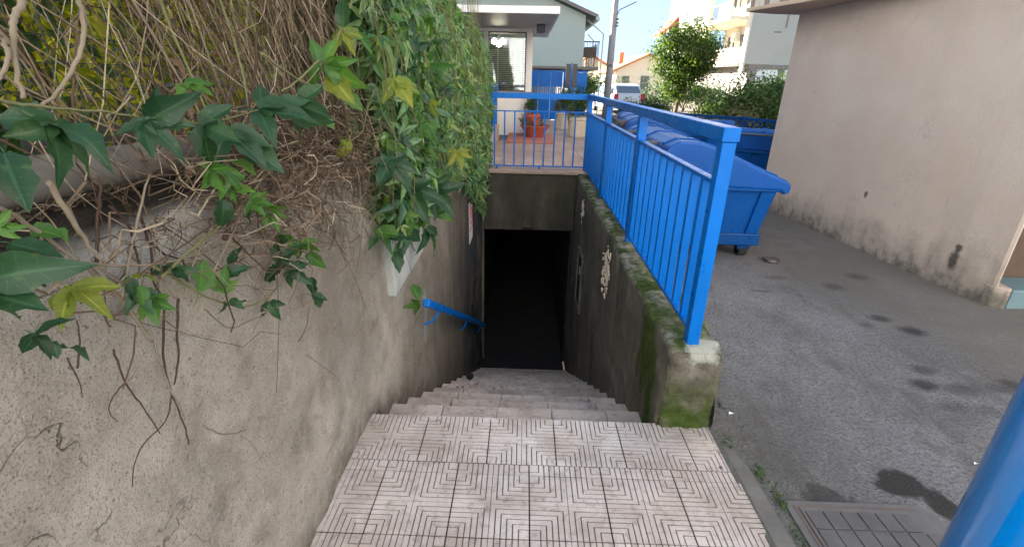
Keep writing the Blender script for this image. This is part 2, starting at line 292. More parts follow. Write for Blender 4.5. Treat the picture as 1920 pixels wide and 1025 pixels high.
# ------------------------------------------------------------------ mesh helpers
class MB:
    def __init__(s): s.v = []; s.f = []; s.uv = {}
    def add(s, vs, fs):
        o = len(s.v); s.v += [tuple(p) for p in vs]; s.f += [tuple(i+o for i in f) for f in fs]; return s
    def box(s, x0, x1, y0, y1, z0, z1):
        return s.add([(x0, y0, z0), (x1, y0, z0), (x1, y1, z0), (x0, y1, z0), (x0, y0, z1), (x1, y0, z1), (x1, y1, z1), (x0, y1, z1)],
                     [(3, 2, 1, 0), (4, 5, 6, 7), (0, 1, 5, 4), (1, 2, 6, 5), (2, 3, 7, 6), (3, 0, 4, 7)])
    def bar(s, a, b_, wd, ht, up=(0, 0, 1)):
        a, b_ = Vector(a), Vector(b_); d = (b_-a).normalized(); u = Vector(up); u = (u-d*u.dot(d)).normalized(); r = d.cross(u)
        vs = []
        for p in (a, b_):
            for i, j in ((-1, -1), (1, -1), (1, 1), (-1, 1)): vs.append(p+r*(i*wd/2)+u*(j*ht/2))
        return s.add(vs, [(0, 1, 2, 3), (7, 6, 5, 4), (4, 5, 1, 0), (5, 6, 2, 1), (6, 7, 3, 2), (7, 4, 0, 3)])
    def prism(s, poly, z0, z1):
        n = len(poly)
        return s.add([(x, y, z0) for x, y in poly]+[(x, y, z1) for x, y in poly],
                     [tuple(range(n-1, -1, -1)), tuple(range(n, 2*n))]+[(i, (i+1) % n, n+(i+1) % n, n+i) for i in range(n)])
    def prism_axis(s, prof, a0, a1, axis):
        """profile of (u,z) swept along x or y"""
        n = len(prof); mk = (lambda u, z, a: (u, a, z)) if axis == 'y' else (lambda u, z, a: (a, u, z))
        vs = [mk(u, z, a0) for u, z in prof]+[mk(u, z, a1) for u, z in prof]
        return s.add(vs, [tuple(range(n)), tuple(range(2*n-1, n-1, -1))]+[(n+i, n+(i+1) % n, (i+1) % n, i) for i in range(n)])
    def tube(s, pts, r, n=6, cap=True, taper=None):
        pts = [Vector(p) for p in pts]; k = len(pts); vs = []; prev = None
        for i, p in enumerate(pts):
            d = (pts[min(i+1, k-1)]-pts[max(i-1, 0)])
            d = d.normalized() if d.length > 1e-9 else Vector((0, 0, 1))
            if prev is None: u = d.orthogonal().normalized()
            else:
                u = prev-d*prev.dot(d); u = u.normalized() if u.length > 1e-6 else d.orthogonal().normalized()
            prev = u; v = d.cross(u); rr = r if taper is None else r+(taper-r)*i/(k-1)
            for j in range(n):
                a = 2*math.pi*j/n; vs.append(p+u*(rr*math.cos(a))+v*(rr*math.sin(a)))
        fs = [(i*n+j, i*n+(j+1) % n, (i+1)*n+(j+1) % n, (i+1)*n+j) for i in range(k-1) for j in range(n)]
        if cap: fs += [tuple(range(n-1, -1, -1)), tuple((k-1)*n+j for j in range(n))]
        return s.add(vs, fs)
    def lathe(s, prof, c, n=20):
        vs = [(c[0]+r*math.cos(2*math.pi*j/n), c[1]+r*math.sin(2*math.pi*j/n), c[2]+z) for r, z in prof for j in range(n)]; k = len(prof)
        fs = [(i*n+j, i*n+(j+1) % n, (i+1)*n+(j+1) % n, (i+1)*n+j) for i in range(k-1) for j in range(n)]
        fs += [tuple(range(n-1, -1, -1)), tuple((k-1)*n+j for j in range(n))]
        return s.add(vs, fs)
    def mesh(s, name, mat, smooth=False):
        me = bpy.data.meshes.new(name); me.from_pydata(s.v, [], s.f); me.update()
        if mat: me.materials.append(M[mat] if isinstance(mat, str) else mat)
        if smooth: me.polygons.foreach_set('use_smooth', [True]*len(me.polygons))
        return me
    def build(s, name, mat, parent=None, smooth=False, bevel=0, seg=2, kind=None):
        return put(name, s.mesh(name, mat, smooth), parent, bevel, seg, kind)
def put(name, me, parent=None, bevel=0, seg=2, kind=None, at=None):
    o = bpy.data.objects.new(name, me); COL.objects.link(o)
    if at is not None: o.matrix_world = at
    if parent: attach(o, parent)
    if bevel:
        md = o.modifiers.new('bevel', 'BEVEL'); md.width = bevel; md.segments = seg; md.limit_method = 'ANGLE'
    if kind: o['kind'] = kind
    return o
def attach(o, parent):
    o.parent = parent                       # meshes carry place coordinates: undo the Empty's own offset
    if parent.type == 'EMPTY': o.matrix_parent_inverse = Matrix.Translation(-parent.location)
def tag(o, label, cat, group=None):
    o['label'] = label; o['category'] = cat
    if group: o['group'] = group
    return o
def thing(name, label, cat, loc, group=None):
    e = bpy.data.objects.new(name, None); COL.objects.link(e); e.location = loc; e.empty_display_size = .1
    return tag(e, label, cat, group)
def structure(o): o['kind'] = 'structure'; return o
def copy_thing(root, loc, label, group=None):
    r = root.copy(); COL.objects.link(r); r.location = loc; r['label'] = label
    if group: r['group'] = group
    for ch in root.children:
        c = ch.copy(); COL.objects.link(c); c.parent = r; c.matrix_parent_inverse = ch.matrix_parent_inverse
        for g in ch.children:
            d = g.copy(); COL.objects.link(d); d.parent = c; d.matrix_parent_inverse = g.matrix_parent_inverse
    return r
def fbm(p, o=4): return mnoise.fractal(Vector(p), 1.0, 2.0, o)

# ================================================================== SETTING
RISE, TREAD, NST, Y0 = .175, .30, 13, 1.93
YW = 6.2                                     # face of the wall over the passage
def wall_x(y):
    k = [(-9, -.76), (1.2, -.715), (2.0, -.71), (3.0, -.66), (4.0, -.60), (6.3, -.53), (20, -.5)]
    for (a, xa), (b_, xb) in zip(k, k[1:]):
        if y <= b_: return xa+(xb-xa)*(y-a)/(b_-a)
    return k[-1][1]

g = MB()
for x0, x1, y0, y1 in ((.93, 700, -300, 900), (-.8, .93, 6.6, 900), (-700, -.8, -300, 900), (-.8, .93, -300, -2.0)):
    g.add([(x0, y0, 0), (x1, y0, 0), (x1, y1, 0), (x0, y1, 0)], [(0, 1, 2, 3)])
structure(g.build('asphalt_ground', 'asphalt'))

# ---- staircase: landing and thirteen steps, each with its own tiles
TS = .305
def groove_mesh(x0, x1, y0, y1, name):
    """piece x0..x1, y0..y1 of a 305 mm tile whose raised ribs run as nested squares round its corners"""
    bm = bmesh.new()
    def prism(poly, z0, z1, mi):
        vb = [bm.verts.new((x, y, z0)) for x, y in poly]; vt = [bm.verts.new((x, y, z1)) for x, y in poly]
        f = bm.faces.new(vt); f.material_index = mi; n = len(poly)
        for i in range(n):
            q = bm.faces.new((vb[i], vb[(i+1) % n], vt[(i+1) % n], vt[i])); q.material_index = mi
    e = .0027; hf = TS/2
    prism([(e, e), (TS-e, e), (TS-e, TS-e), (e, TS-e)], -.014, -.0036, 1)
    gw = .0024
    for cx, sx in ((0, 1), (TS, -1)):
        for cy, sy in ((0, 1), (TS, -1)):
            def P(a, b_): return (cx+sx*a, cy+sy*b_)
            def order(poly): return poly if sx*sy > 0 else poly[::-1]
            q0 = .041; pt = (hf-q0)/5
            prism(order([P(e, e), P(q0-gw, e), P(q0-gw, q0-gw), P(e, q0-gw)]), -.0034, 0, 0)
            for k in range(5):
                a0 = q0+k*pt+gw; a1 = q0+(k+1)*pt-(gw if k < 4 else gw*.6)
                prism(order([P(a0, e), P(a1, e), P(a1, a1), P(e, a1), P(e, a0), P(a0, a0)]), -.0034, 0, 0)
    for co, no in (((x0, 0, 0), (-1, 0, 0)), ((x1, 0, 0), (1, 0, 0)), ((0, y0, 0), (0, -1, 0)), ((0, y1, 0), (0, 1, 0))):
        bmesh.ops.bisect_plane(bm, geom=bm.verts[:]+bm.edges[:]+bm.faces[:], plane_co=co, plane_no=no, clear_outer=True)
    me = bpy.data.meshes.new(name); bm.normal_update(); bm.to_mesh(me); bm.free()
    me.materials.append(M['grooved_tile']); me.materials.append(M['grout_dirt']); return me
def slab_tile(sx, sy, th, name, mat, e=.0018):
    c = .0025; m = MB()
    lo = [(e, e), (sx-e, e), (sx-e, sy-e), (e, sy-e)]; hi = [(e+c, e+c), (sx-e-c, e+c), (sx-e-c, sy-e-c), (e+c, sy-e-c)]
    m.add([(x, y, -th) for x, y in lo]+[(x, y, -c) for x, y in lo]+[(x, y, 0) for x, y in hi],
          [(0, 1, 5, 4), (1, 2, 6, 5), (2, 3, 7, 6), (3, 0, 4, 7), (4, 5, 9, 8), (5, 6, 10, 9), (6, 7, 11, 10), (7, 4, 8, 11), (8, 9, 10, 11)])
    return m.mesh(name, mat)
stair = thing('staircase', 'pinkish tiled staircase going down between walls into the dark passage', 'staircase', (0, Y0, 0))
base = MB().prism([(-.9, -2), (.944, -2), (.944, 1.925), (-.9, 1.925)], -.4, -.0145).build('landing', 'grout_dark', stair)
rt = random.Random(3)
cache = {}
def groove_tile(x, y, fx0=0, fx1=TS, fy0=0, fy1=TS):
    key = tuple(round(v, 4) for v in (fx0, fx1, fy0, fy1))
    if key not in cache: cache[key] = groove_mesh(*key, 'tile')
    o = put('tile', cache[key], base, at=Matrix.Translation((x, y, rt.uniform(-.0012, .0008))) @ Matrix.Rotation(rt.uniform(-.003, .003), 4, 'X') @ Matrix.Rotation(rt.uniform(-.003, .003), 4, 'Y'))
XR = .944
for x00, yb, f0, f1 in ((-.125-2*TS, Y0-.002-TS, 0, TS), (.06-3*TS, 1.562, TS-.061, TS), (.06-3*TS, 1.257, 0, TS), (.06-3*TS, 1.257-TS, 0, TS), (.06-3*TS, 1.257-2*TS, 0, TS), (.06-3*TS, 1.257-3*TS, 0, TS)):
    x = x00
    while x < XR-.01:
        a1 = min(TS, XR-x)
        if yb == 1.562:                      # narrow cut strip: the small squares of its tiles show along it
            groove_tile(x, yb-(TS-.061), 0, a1, TS-.061, TS)
        else: groove_tile(x, yb, 0, a1, f0, f1)
        x += TS
st_mesh = slab_tile(TS, TREAD+.012, .02, 'tile', 'step_tile')
for n in range(1, NST+1):
    z = -RISE*n; ya = Y0+TREAD*(n-1); yb = Y0+TREAD*n
    s_ = MB().box(-.9, .72, ya-.002, yb-.004, z-.5, z-.0205).build('step', 'bedding', stair)
    for k in range(6):
        x = -.72+k*TS+rt.uniform(-.003, .003)+(.0 if n < 5 else .02)
        put('tile', st_mesh, s_, at=Matrix.Translation((x, ya-.002, z+rt.uniform(-.0015, .001))) @ Matrix.Rotation(rt.uniform(-.006, .006), 4, 'X'))

# ---- passage behind the doorway
ZP = -RISE*NST
p = thing('passage', 'black passage behind the doorway at the foot of the stairs', 'passage', (0, YW, ZP))
ze = -.315
MB().box(-1.0, 1.1, YW+.02, 13, ze, ze+.15).build('ceiling', 'dark_wall', p)
MB().box(-1.0, -.585, YW+.02, 13, ZP-.1, ze-.002).build('side_wall', 'dark_wall', p)
MB().box(.655, 1.1, YW+.02, 13, ZP-.1, ze-.002).build('side_wall', 'dark_wall', p)
MB().box(-1.0, 1.1, 13, 13.2, ZP-.1, ze).build('end_wall', 'dark_wall', p)
MB().box(-.584, .654, Y0+TREAD*NST, 13, ZP-.1, ZP-.03).build('floor', 'dark_wall', p)
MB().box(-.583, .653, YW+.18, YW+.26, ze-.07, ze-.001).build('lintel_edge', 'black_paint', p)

# ---- displaced wall surfaces
def wall_grid(fn, us, vs, skip=None):
    m = MB(); nu, nv = len(us), len(vs)
    vv = [fn(u, v) for v in vs for u in us]
    fs = [(j*nu+i, j*nu+i+1, (j+1)*nu+i+1, (j+1)*nu+i) for j in range(nv-1) for i in range(nu-1)
          if not (skip and skip((us[i]+us[i+1])/2, (vs[j]+vs[j+1])/2))]
    return m.add(vv, fs)
def lin(a, b_, n): return [a+(b_-a)*i/(n-1) for i in range(n)]
WT = 1.325
lw = thing('retaining_wall', 'rough stained plaster retaining wall left of the stairs under the vines', 'wall', (-.8, 3, 0))
def lw_pt(y, s):
    # s runs up the face and then back over the top
    if s < WT-.03: x, z = wall_x(y), s
    else:
        t = s-(WT-.03); a = min(t/.05, 1)*math.pi/2
        x, z = wall_x(y)-.03*(1-math.cos(a))-max(0, t-.05), WT-.03+.03*math.sin(a)
    d = .018*fbm((y*1.1, z*1.4, 3.1))+.006*fbm((y*7, z*7, 9.7))+.0025*fbm((y*28, z*28, 1.3), 3)
    return (x+d, y, z+(.012*fbm((y*5, s*9, 4)) if s > WT-.05 else 0))
ys = lin(-1.6, 3.2, 190)+lin(3.2, 6.3, 78)[1:]
wall_grid(lw_pt, ys, lin(-2.45, -.4, 40)+lin(-.4, WT+.5, 84)[1:]).build('face', 'old_plaster', lw, smooth=True)
structure(MB().box(-60, -.83, -30, 30, .9, 1.26).build('garden_soil', 'soil'))

pw = thing('parapet_wall', 'mossy concrete parapet wall with niche right of the stairs carrying the blue railing', 'wall', (.8, 1.95, 0))
XI, XO, ZT = .685, .945, .425
NY0, NY1, NZ0, NZ1 = 4.98, 5.34, -.90, -.28
def pw_pt(y, s):
    zt = ZT+(.018 if y > 3.40 else 0)+.012*fbm((y*2, 5, 5))
    r = .035
    if s < -.4: pass
    prof = s
    if prof < 0: x, z, k = XI+(.03 if y > 3 else .03*max(0, (y-1.9)/1.1))*.0, zt-r+prof, 1
    elif prof < 1: a = prof*math.pi/2; x, z, k = XI+r-r*math.cos(a), zt-r+r*math.sin(a), 1
    elif prof < 2: x, z, k = XI+r+(XO-XI-2*r)*(prof-1), zt, .6
    elif prof < 3: a = (prof-2)*math.pi/2; x, z, k = XO-r+r*math.sin(a), zt-r+r*math.cos(a), 1
    else: x, z, k = XO, zt-r-(prof-3), 1
    d = .016*fbm((y*1.5, z*2, 7.7))+.011*fbm((y*8, z*8+x*5, 2.2))+.005*fbm((y*26, z*26, x*20), 3)
    sx = -1 if prof < 1.2 else (1 if prof > 1.8 else 0)
    e = max(0, 1-(y-1.905)/.05)                       # rounded front corners
    x += (.5*(XI+XO)-x)*.10*e*e
    return (x+sx*d*k, y-.010*fbm((x*9, z*6, 1.1))*(e > .9), z+(d*.8 if 0 < prof < 3 else 0)-.012*e*e*(prof > 0)*(prof < 3))
ss = lin(-2.85, -.05, 100)+lin(0, 1, 6)+lin(1, 2, 9)[1:]+lin(2, 3, 6)[1:]+lin(3.03, 3.5, 12)
yy = lin(1.905, 2.6, 40)+lin(2.6, 6.3, 130)[1:]
m = wall_grid(pw_pt, yy, ss, skip=lambda y, s: s < -.05 and NY0 < y < NY1 and NZ0 < ZT-.035+s < NZ1)
body = m.build('body', 'mossy_concrete', pw, smooth=True)
# front end of the parapet, a slightly bulging face
def end_pt(x, z):
    edge = max(abs(x-.5*(XI+XO))/(XO-XI)*2-.8, 0)*5
    et = max(0, (z-(ZT-.07))/.06)
    return (x, 1.900+.030*edge**2+.028*et*et+.022*fbm((x*6, z*6, 2))+.010*fbm((x*20, z*20, 5))+.004*fbm((x*50, z*50, 5)), z)
zz = lin(-.05, ZT-.004, 30); xx = lin(XI+.008, XO-.008, 20)
wall_grid(end_pt, xx, zz).build('end_face', 'mossy_concrete', pw, smooth=True)
nf = MB()
for a in ((NY0-.03, NY0+.012, NZ0-.03, NZ1+.03), (NY1-.012, NY1+.03, NZ0-.03, NZ1+.03)): nf.box(XI-.022, XI+.06, a[0], a[1], a[2], a[3])
nf.box(XI-.0215, XI+.06, NY0+.012, NY1-.012, NZ0-.03, NZ0+.012).box(XI-.0215, XI+.06, NY0+.012, NY1-.012, NZ1-.012, NZ1+.03)
nf.build('niche_frame', 'kerb_concrete', pw, bevel=.004)
MB().box(XI-.002, XI+.05, NY0-.02, NY1+.02, NZ0-.02, NZ1+.02).build('niche_panel', 'black_paint', pw)
MB().box(XI-.012, XI-.0022, 5.14, 5.165, -.52, -.43).build('niche_latch', 'grey_sheet', pw)
# two clusters of small warm pale chips on the inner wall face
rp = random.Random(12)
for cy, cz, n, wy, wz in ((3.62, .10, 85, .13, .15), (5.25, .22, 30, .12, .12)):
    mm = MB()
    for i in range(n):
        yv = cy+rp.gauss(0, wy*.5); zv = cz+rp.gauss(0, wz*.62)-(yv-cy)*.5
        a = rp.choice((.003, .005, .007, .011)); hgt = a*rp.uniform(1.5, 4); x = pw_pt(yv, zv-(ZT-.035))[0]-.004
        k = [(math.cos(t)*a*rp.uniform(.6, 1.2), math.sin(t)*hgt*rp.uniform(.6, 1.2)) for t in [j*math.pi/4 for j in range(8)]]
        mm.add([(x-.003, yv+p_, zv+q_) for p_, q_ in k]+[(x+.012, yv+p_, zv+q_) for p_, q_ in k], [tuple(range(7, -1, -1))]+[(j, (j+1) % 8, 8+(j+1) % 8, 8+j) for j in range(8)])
    mm.build('pale_chip_patch', 'pale_chip', pw, kind='stuff')

ew = thing('lintel_wall', 'dark mossy concrete wall over the passage doorway below the terrace railing', 'wall', (0, YW, 0))
def ew_pt(x, s):
    if s < 0: y, z = YW, .415+s
    else: y, z = YW+s, .415
    d = .015*fbm((x*2, z*2, 1))+.006*fbm((x*9, z*9, 6))+.003*fbm((x*30, z*30, 8), 3)
    return (x, y-d, z+(d*.3 if s > -.02 else 0))
wall_grid(ew_pt, lin(-1.0, .70, 60), lin(-.735, 0, 30)+[.02, .05]).build('face', 'mossy_concrete', ew, smooth=True)
MB().box(-1.0, .70, YW+.005, YW+.3, ze-.004, ze+.02).build('soffit', 'dark_wall', ew)
MB().box(wall_x(6.1)-.09, wall_x(6.1)+.028, YW-.07, YW+.04, ZP-.1, ze+.32).build('jamb', 'mossy_concrete', ew)

# ---- terrace
ZTR = .455
tr = MB().box(-.62, 1.75, YW+.05, 14.9, -.2, ZTR-.016).build('terrace', 'bedding'); structure(tr)
cop = slab_tile(.30, .30, .034, 'coping_tile', 'terrace_tile', .002)
for k in range(8): put('coping_tile', cop, tr, at=Matrix.Translation((-.63+k*.30, YW-.025, ZTR+.006)))
tt = slab_tile(.30, .30, .015, 'tile', 'terrace_tile', .002)
for j in range(28):
    for k in range(8):
        if (k < 1 and j > 9): continue
        put('tile', tt, tr, at=Matrix.Translation((-.63+k*.30, YW+.276+j*.30, ZTR+rt.uniform(-.001, .001))))
structure(MB().box(1.755, 1.83, YW+.2, 14.9, -.1, ZTR-.02).build('terrace_kerb', 'kerb_concrete', None, bevel=.01))
structure(MB().prism([(.948, -2), (1.03, -2), (1.033, 1.1), (1.027, 1.4), (1.02, 1.66), (.99, 1.76), (.948, 1.80)], -.2, .003).build('kerb_strip', 'kerb_concrete', None, bevel=.008))

# ================================================================== BLUE RAILINGS
ra = thing('stair_railing', 'blue steel railing on the parapet wall beside the stairs', 'railing', (.8, 1.97, ZT))
XB = .805
for y in (1.985, 3.45, 4.87): MB().box(XB-.028, XB+.028, y-.028, y+.028, .40, 1.335).build('post', 'blue_paint', ra, bevel=.003)
MB().box(XB-.03, XB+.03, 6.32, 6.38, .40, 1.335).build('post', 'blue_paint', ra, bevel=.003)
MB().box(XB-.034, XB+.034, 1.950, 6.41, 1.337, 1.392).build('top_rail', 'blue_paint', ra, bevel=.003)
for a, c_ in ((2.015, 3.42), (3.48, 4.84), (4.90, 6.318)):
    MB().box(XB-.02, XB+.02, a, c_, 1.160, 1.178).build('middle_rail', 'blue_paint', ra, bevel=.002)
    MB().box(XB-.02, XB+.02, a, c_, .478, .495).build('bottom_rail', 'blue_paint', ra, bevel=.002)
bal = MB().box(-.0185, .0185, -.012, .012, .493, 1.163).mesh('baluster', 'blue_paint')
y = 2.13
while y < 6.28:
    if min(abs(y-q) for q in (3.45, 4.87)) > .05: put('baluster', bal, ra, at=Matrix.Translation((XB, y, 0)) @ Matrix.Rotation(.0, 4, 'Z'))
    y += .14
rb = thing('terrace_railing', 'blue steel railing across the terrace edge above the passage', 'railing', (.1, 6.36, ZTR))
MB().box(-.66, XB-.035, 6.325, 6.375, 1.325, 1.391).build('top_rail', 'blue_paint', rb, bevel=.003)
MB().box(-.66, XB-.031, 6.335, 6.365, 1.168, 1.182).build('middle_rail', 'blue_paint', rb)
MB().box(-.66, XB-.031, 6.335, 6.365, .492, .506).build('bottom_rail', 'blue_paint', rb)
bal2 = MB().box(-.009, .009, -.009, .009, .505, 1.169).mesh('baluster', 'blue_paint')
for k in range(10): put('baluster', bal2, rb, at=Matrix.Translation((-.51+k*.1275, 6.35, 0)))
for x in (-.35, .2): MB().box(x-.012, x+.012, 6.34, 6.36, ZTR, .493).build('foot', 'blue_paint', rb)

lwt = tag(MB().box(-.62, -.50, 6.56, 9.75, ZTR, .73).build('low_wall', 'terrace_wall', None, bevel=.012), 'low beige wall at the left edge of the terrace under a railing', 'wall')
rc = thing('side_railing', 'short blue railing on the low wall left of the terrace', 'railing', (-.56, 8, .73))
for y in (6.72, 8.2, 9.68): MB().box(-.575, -.535, y-.02, y+.02, .73, 1.42).build('post', 'blue_paint', rc)
MB().box(-.585, -.525, 6.66, 9.74, 1.42, 1.465).build('top_rail', 'blue_paint', rc, bevel=.003)
MB().box(-.57, -.54, 6.70, 9.7, 1.22, 1.235).build('middle_rail', 'blue_paint', rc); MB().box(-.57, -.54, 6.70, 9.7, .80, .815).build('bottom_rail', 'blue_paint', rc)
bal3 = MB().box(-.566, -.544, -.011, .011, .814, 1.221).mesh('baluster', 'blue_paint')
for k in range(24): put('baluster', bal3, rc, at=Matrix.Translation((0, 6.80+k*.122, 0)))

hr = thing('handrail', 'blue handrail on the left wall sloping down with the stairs', 'handrail', (-.57, 2.7, .24))
a, c_ = Vector((-.575, 2.66, .262)), Vector((-.50, 6.05, -1.70))
MB().bar(a, c_, .045, .05).build('rail', 'blue_paint', hr, bevel=.008)
for t in (.10, .5, .88):
    q = a.lerp(c_, t); wx = wall_x(q.y)-.02; pts = [q+Vector((0, 0, -.02))]
    for k in range(1, 7):
        an = k/6*math.pi/2; pts.append(Vector((q.x+(wx-q.x)*(1-math.cos(an)), q.y-.06*math.sin(an), q.z-.02-.085*math.sin(an))))
    MB().tube(pts, .008, 6).build('bracket', 'blue_paint', hr)

# near pole at the right edge
pl = thing('pole', 'thick glossy blue steel pole close by at the right edge', 'pole', (.99, .75, 0))
MB().lathe([(.082, 0), (.082, 2.9), (.078, 2.92)], (1.04, .76, 0), 40).build('shaft', 'blue_gloss', pl, smooth=True)
MB().lathe([(.13, 0), (.13, .012)], (1.04, .76, 0), 28).build('base_plate', 'blue_paint', pl)

# ================================================================== SIGNS AND FITTINGS ON THE LEFT WALL
sb = thing('sign_box', 'pale grey sign box on the left wall half covered by vine leaves', 'sign', (-.68, 2.7, .8))
MB().box(-.72, -.655, 2.29, 3.02, .47, 1.12).build('case', 'sign_face', sb, bevel=.006)
MB().box(-.656, -.648, 2.315, 2.995, .495, 1.095).build('face', 'sign_face', sb, bevel=.002)
sg = thing('prohibition_sign', 'small white sign with red border and ring on the left wall near the door', 'sign', (-.55, 5, .1))
sx = wall_x(5.0)+.012
MB().box(sx, sx+.006, 4.86, 5.16, -.10, .34).build('plate', 'white_sheet', sg)
fr = MB()
for q in ((4.87, 5.15, .315, .33), (4.87, 5.15, .03, .045), (4.87, 4.885, .045, .315), (5.135, 5.15, .045, .315)): fr.box(sx+.0062, sx+.008, *q)
fr.build('border', 'red_print', sg)
ring = MB(); nn = 28
vs = []
for j in range(nn):
    t = 2*math.pi*j/nn
    for r_ in (.10, .072): vs.append((sx+.0085, 5.01+r_*math.cos(t), .18+r_*math.sin(t)))
ring.add(vs, [(2*j, 2*((j+1) % nn), 2*((j+1) % nn)+1, 2*j+1) for j in range(nn)])
ring.add([(sx+.0088, 5.01+u, .18+v) for u, v in ((-.07, .055), (-.055, .07), (.07, -.055), (.055, -.07))], [(0, 1, 2, 3)])
ring.build('ring', 'red_print', sg)

# ================================================================== FOLIAGE GENERATORS
def leaf_cards(pts, nrm, size, seed, asp=.45, tipdown=.5, jitter=.6):
    """small folded leaves (two triangles each side of the midrib) at pts, facing nrm"""
    rg = np.random.default_rng(seed); n = len(pts); P = np.asarray(pts, float); N = np.asarray(nrm, float)+rg.normal(0, jitter, (n, 3))
    N /= np.linalg.norm(N, axis=1, keepdims=True)+1e-9
    T = rg.normal(0, 1, (n, 3)); T[:, 2] -= tipdown*2; T -= N*(T*N).sum(1, keepdims=True); T /= np.linalg.norm(T, axis=1, keepdims=True)+1e-9
    S = np.cross(N, T); L = (size*rg.uniform(.6, 1.3, n))[:, None]; Wd = L*asp*rg.uniform(.7, 1.2, (n, 1))
    V = np.stack([P-T*L*.5, P+S*Wd*.5-T*L*.08+N*L*.10, P+T*L*.5-N*L*.08, P-S*Wd*.5-T*L*.08+N*L*.10], 1).reshape(-1, 3)
    i = np.arange(n)*4; F = np.concatenate([np.stack([i, i+1, i+2], 1), np.stack([i, i+2, i+3], 1)])
    return V, F
def raw_mesh(name, V, F, mat):
    me = bpy.data.meshes.new(name); V = np.asarray(V, np.float32); F = np.asarray(F, np.int32)
    me.vertices.add(len(V)); me.vertices.foreach_set('co', V.ravel())
    k = F.shape[1]; me.loops.add(F.size); me.loops.foreach_set('vertex_index', F.ravel())
    me.polygons.add(len(F)); me.polygons.foreach_set('loop_start', np.arange(0, F.size, k, dtype=np.int32)); me.polygons.foreach_set('loop_total', np.full(len(F), k, np.int32))
    me.update(calc_edges=True); me.materials.append(M[mat]); return me
def crown_mesh(name, c, r, n, size, mat, seed, clumps=40, spread=.28, fill=.35, asp=.45, squash=1.0):
    rg = np.random.default_rng(seed); c = np.array(c, float); r = np.array(r, float)
    d = rg.normal(0, 1, (clumps, 3)); d /= np.linalg.norm(d, axis=1, keepdims=True)
    cc = d*(rg.uniform(fill, .93, (clumps, 1)))
    k = rg.integers(0, clumps, n); off = rg.normal(0, spread, (n, 3)); off[:, 2] *= squash
    q = cc[k]+off; nr = off/(np.linalg.norm(off, axis=1, keepdims=True)+1e-6)*.6+q*.6+np.array([0, 0, .35])
    V, F = leaf_cards(c+q*r, nr, size, seed+1, asp)
    return raw_mesh(name, V, F, mat)
def limbs(mb, base, top, r, n, rad, seed, reach):
    rr = random.Random(seed); base = Vector(base); top = Vector(top)
    mid = base.lerp(top, .5)+Vector((rr.uniform(-.06, .06), rr.uniform(-.06, .06), 0))
    mb.tube([base, mid, top], r, 8, True, r*.6)
    for i in range(n):
        a = rr.uniform(0, 6.28); e = Vector((math.cos(a)*reach[0], math.sin(a)*reach[1], rr.uniform(.3, 1)*reach[2])); s_ = base.lerp(top, rr.uniform(.75, 1))
        mb.tube([s_, s_+e*.5+Vector((0, 0, .08*reach[2])), s_+e], rad, 5, True, rad*.3)

# ================================================================== PINK HOUSE ON THE RIGHT
ph = thing('pink_house', 'pink plastered house side with grimy foot and balcony slab on the right', 'house', (4, 5, 0))
A, Bq = (3.245, 6.56), (3.592, 3.44)
MB().prism([A, (8, 6.9), (8, 3.80), (3.635, 3.76), (3.625, Bq[1]), (Bq[0]+.012, Bq[1]-.012), (Bq[0], Bq[1]+.008)][::-1], -.2, 2.352).build('wall', 'pink_plaster', ph)
MB().prism([A, (8, 6.9), (8, 3.8), (Bq[0], Bq[1])][::-1], 2.52, 7.5).build('upper_wall', 'pink_plaster', ph)
sl = [(2.64, 6.66), (2.80, 6.12), (2.99, 5.55), (3.30, 4.6), (3.62, 3.6), (8, 3.6), (8, 7.4), (3.0, 6.80)]
MB().prism(sl, 2.354, 2.395).build('balcony_slab', 'beige_panel', ph, bevel=.006)
fb = MB()
for q0, q1 in zip(sl[:4], sl[1:5]):
    q0v, q1v = Vector((*q0, 0)), Vector((*q1, 0)); n_ = int((q1v-q0v).length/.075)
    for k in range(n_):
        q = q0v.lerp(q1v, (k+.5)/n_)+Vector((.05, .03, 0)); put('railing_slat', MB().box(q.x-.024, q.x+.024, q.y-.008, q.y+.008, 2.396, 3.4).mesh('railing_slat', 'grey_sheet' if k % 3 else 'brown_edge'), ph)
MB().prism([(3.58, 3.50), (3.592, 3.425), (3.66, 3.37), (3.70, 3.40), (3.70, 3.55)], -.1, .17).build('plinth', 'pink_plaster', ph, bevel=.015)
MB().box(3.64, 4.7, 3.69, 3.75, .12, 2.2).build('door', 'door_brown', ph)
MB().box(4.70, 8, 3.38, 3.735, -.2, 2.353).build('side_wall', 'pink_plaster', ph)
st_ = tag(MB().box(3.71, 4.69, 3.40, 3.685, -.05, .15).build('doorstep', 'teal_stone', None, bevel=.012), 'pale teal stone doorstep at the corner of the pink house', 'step')

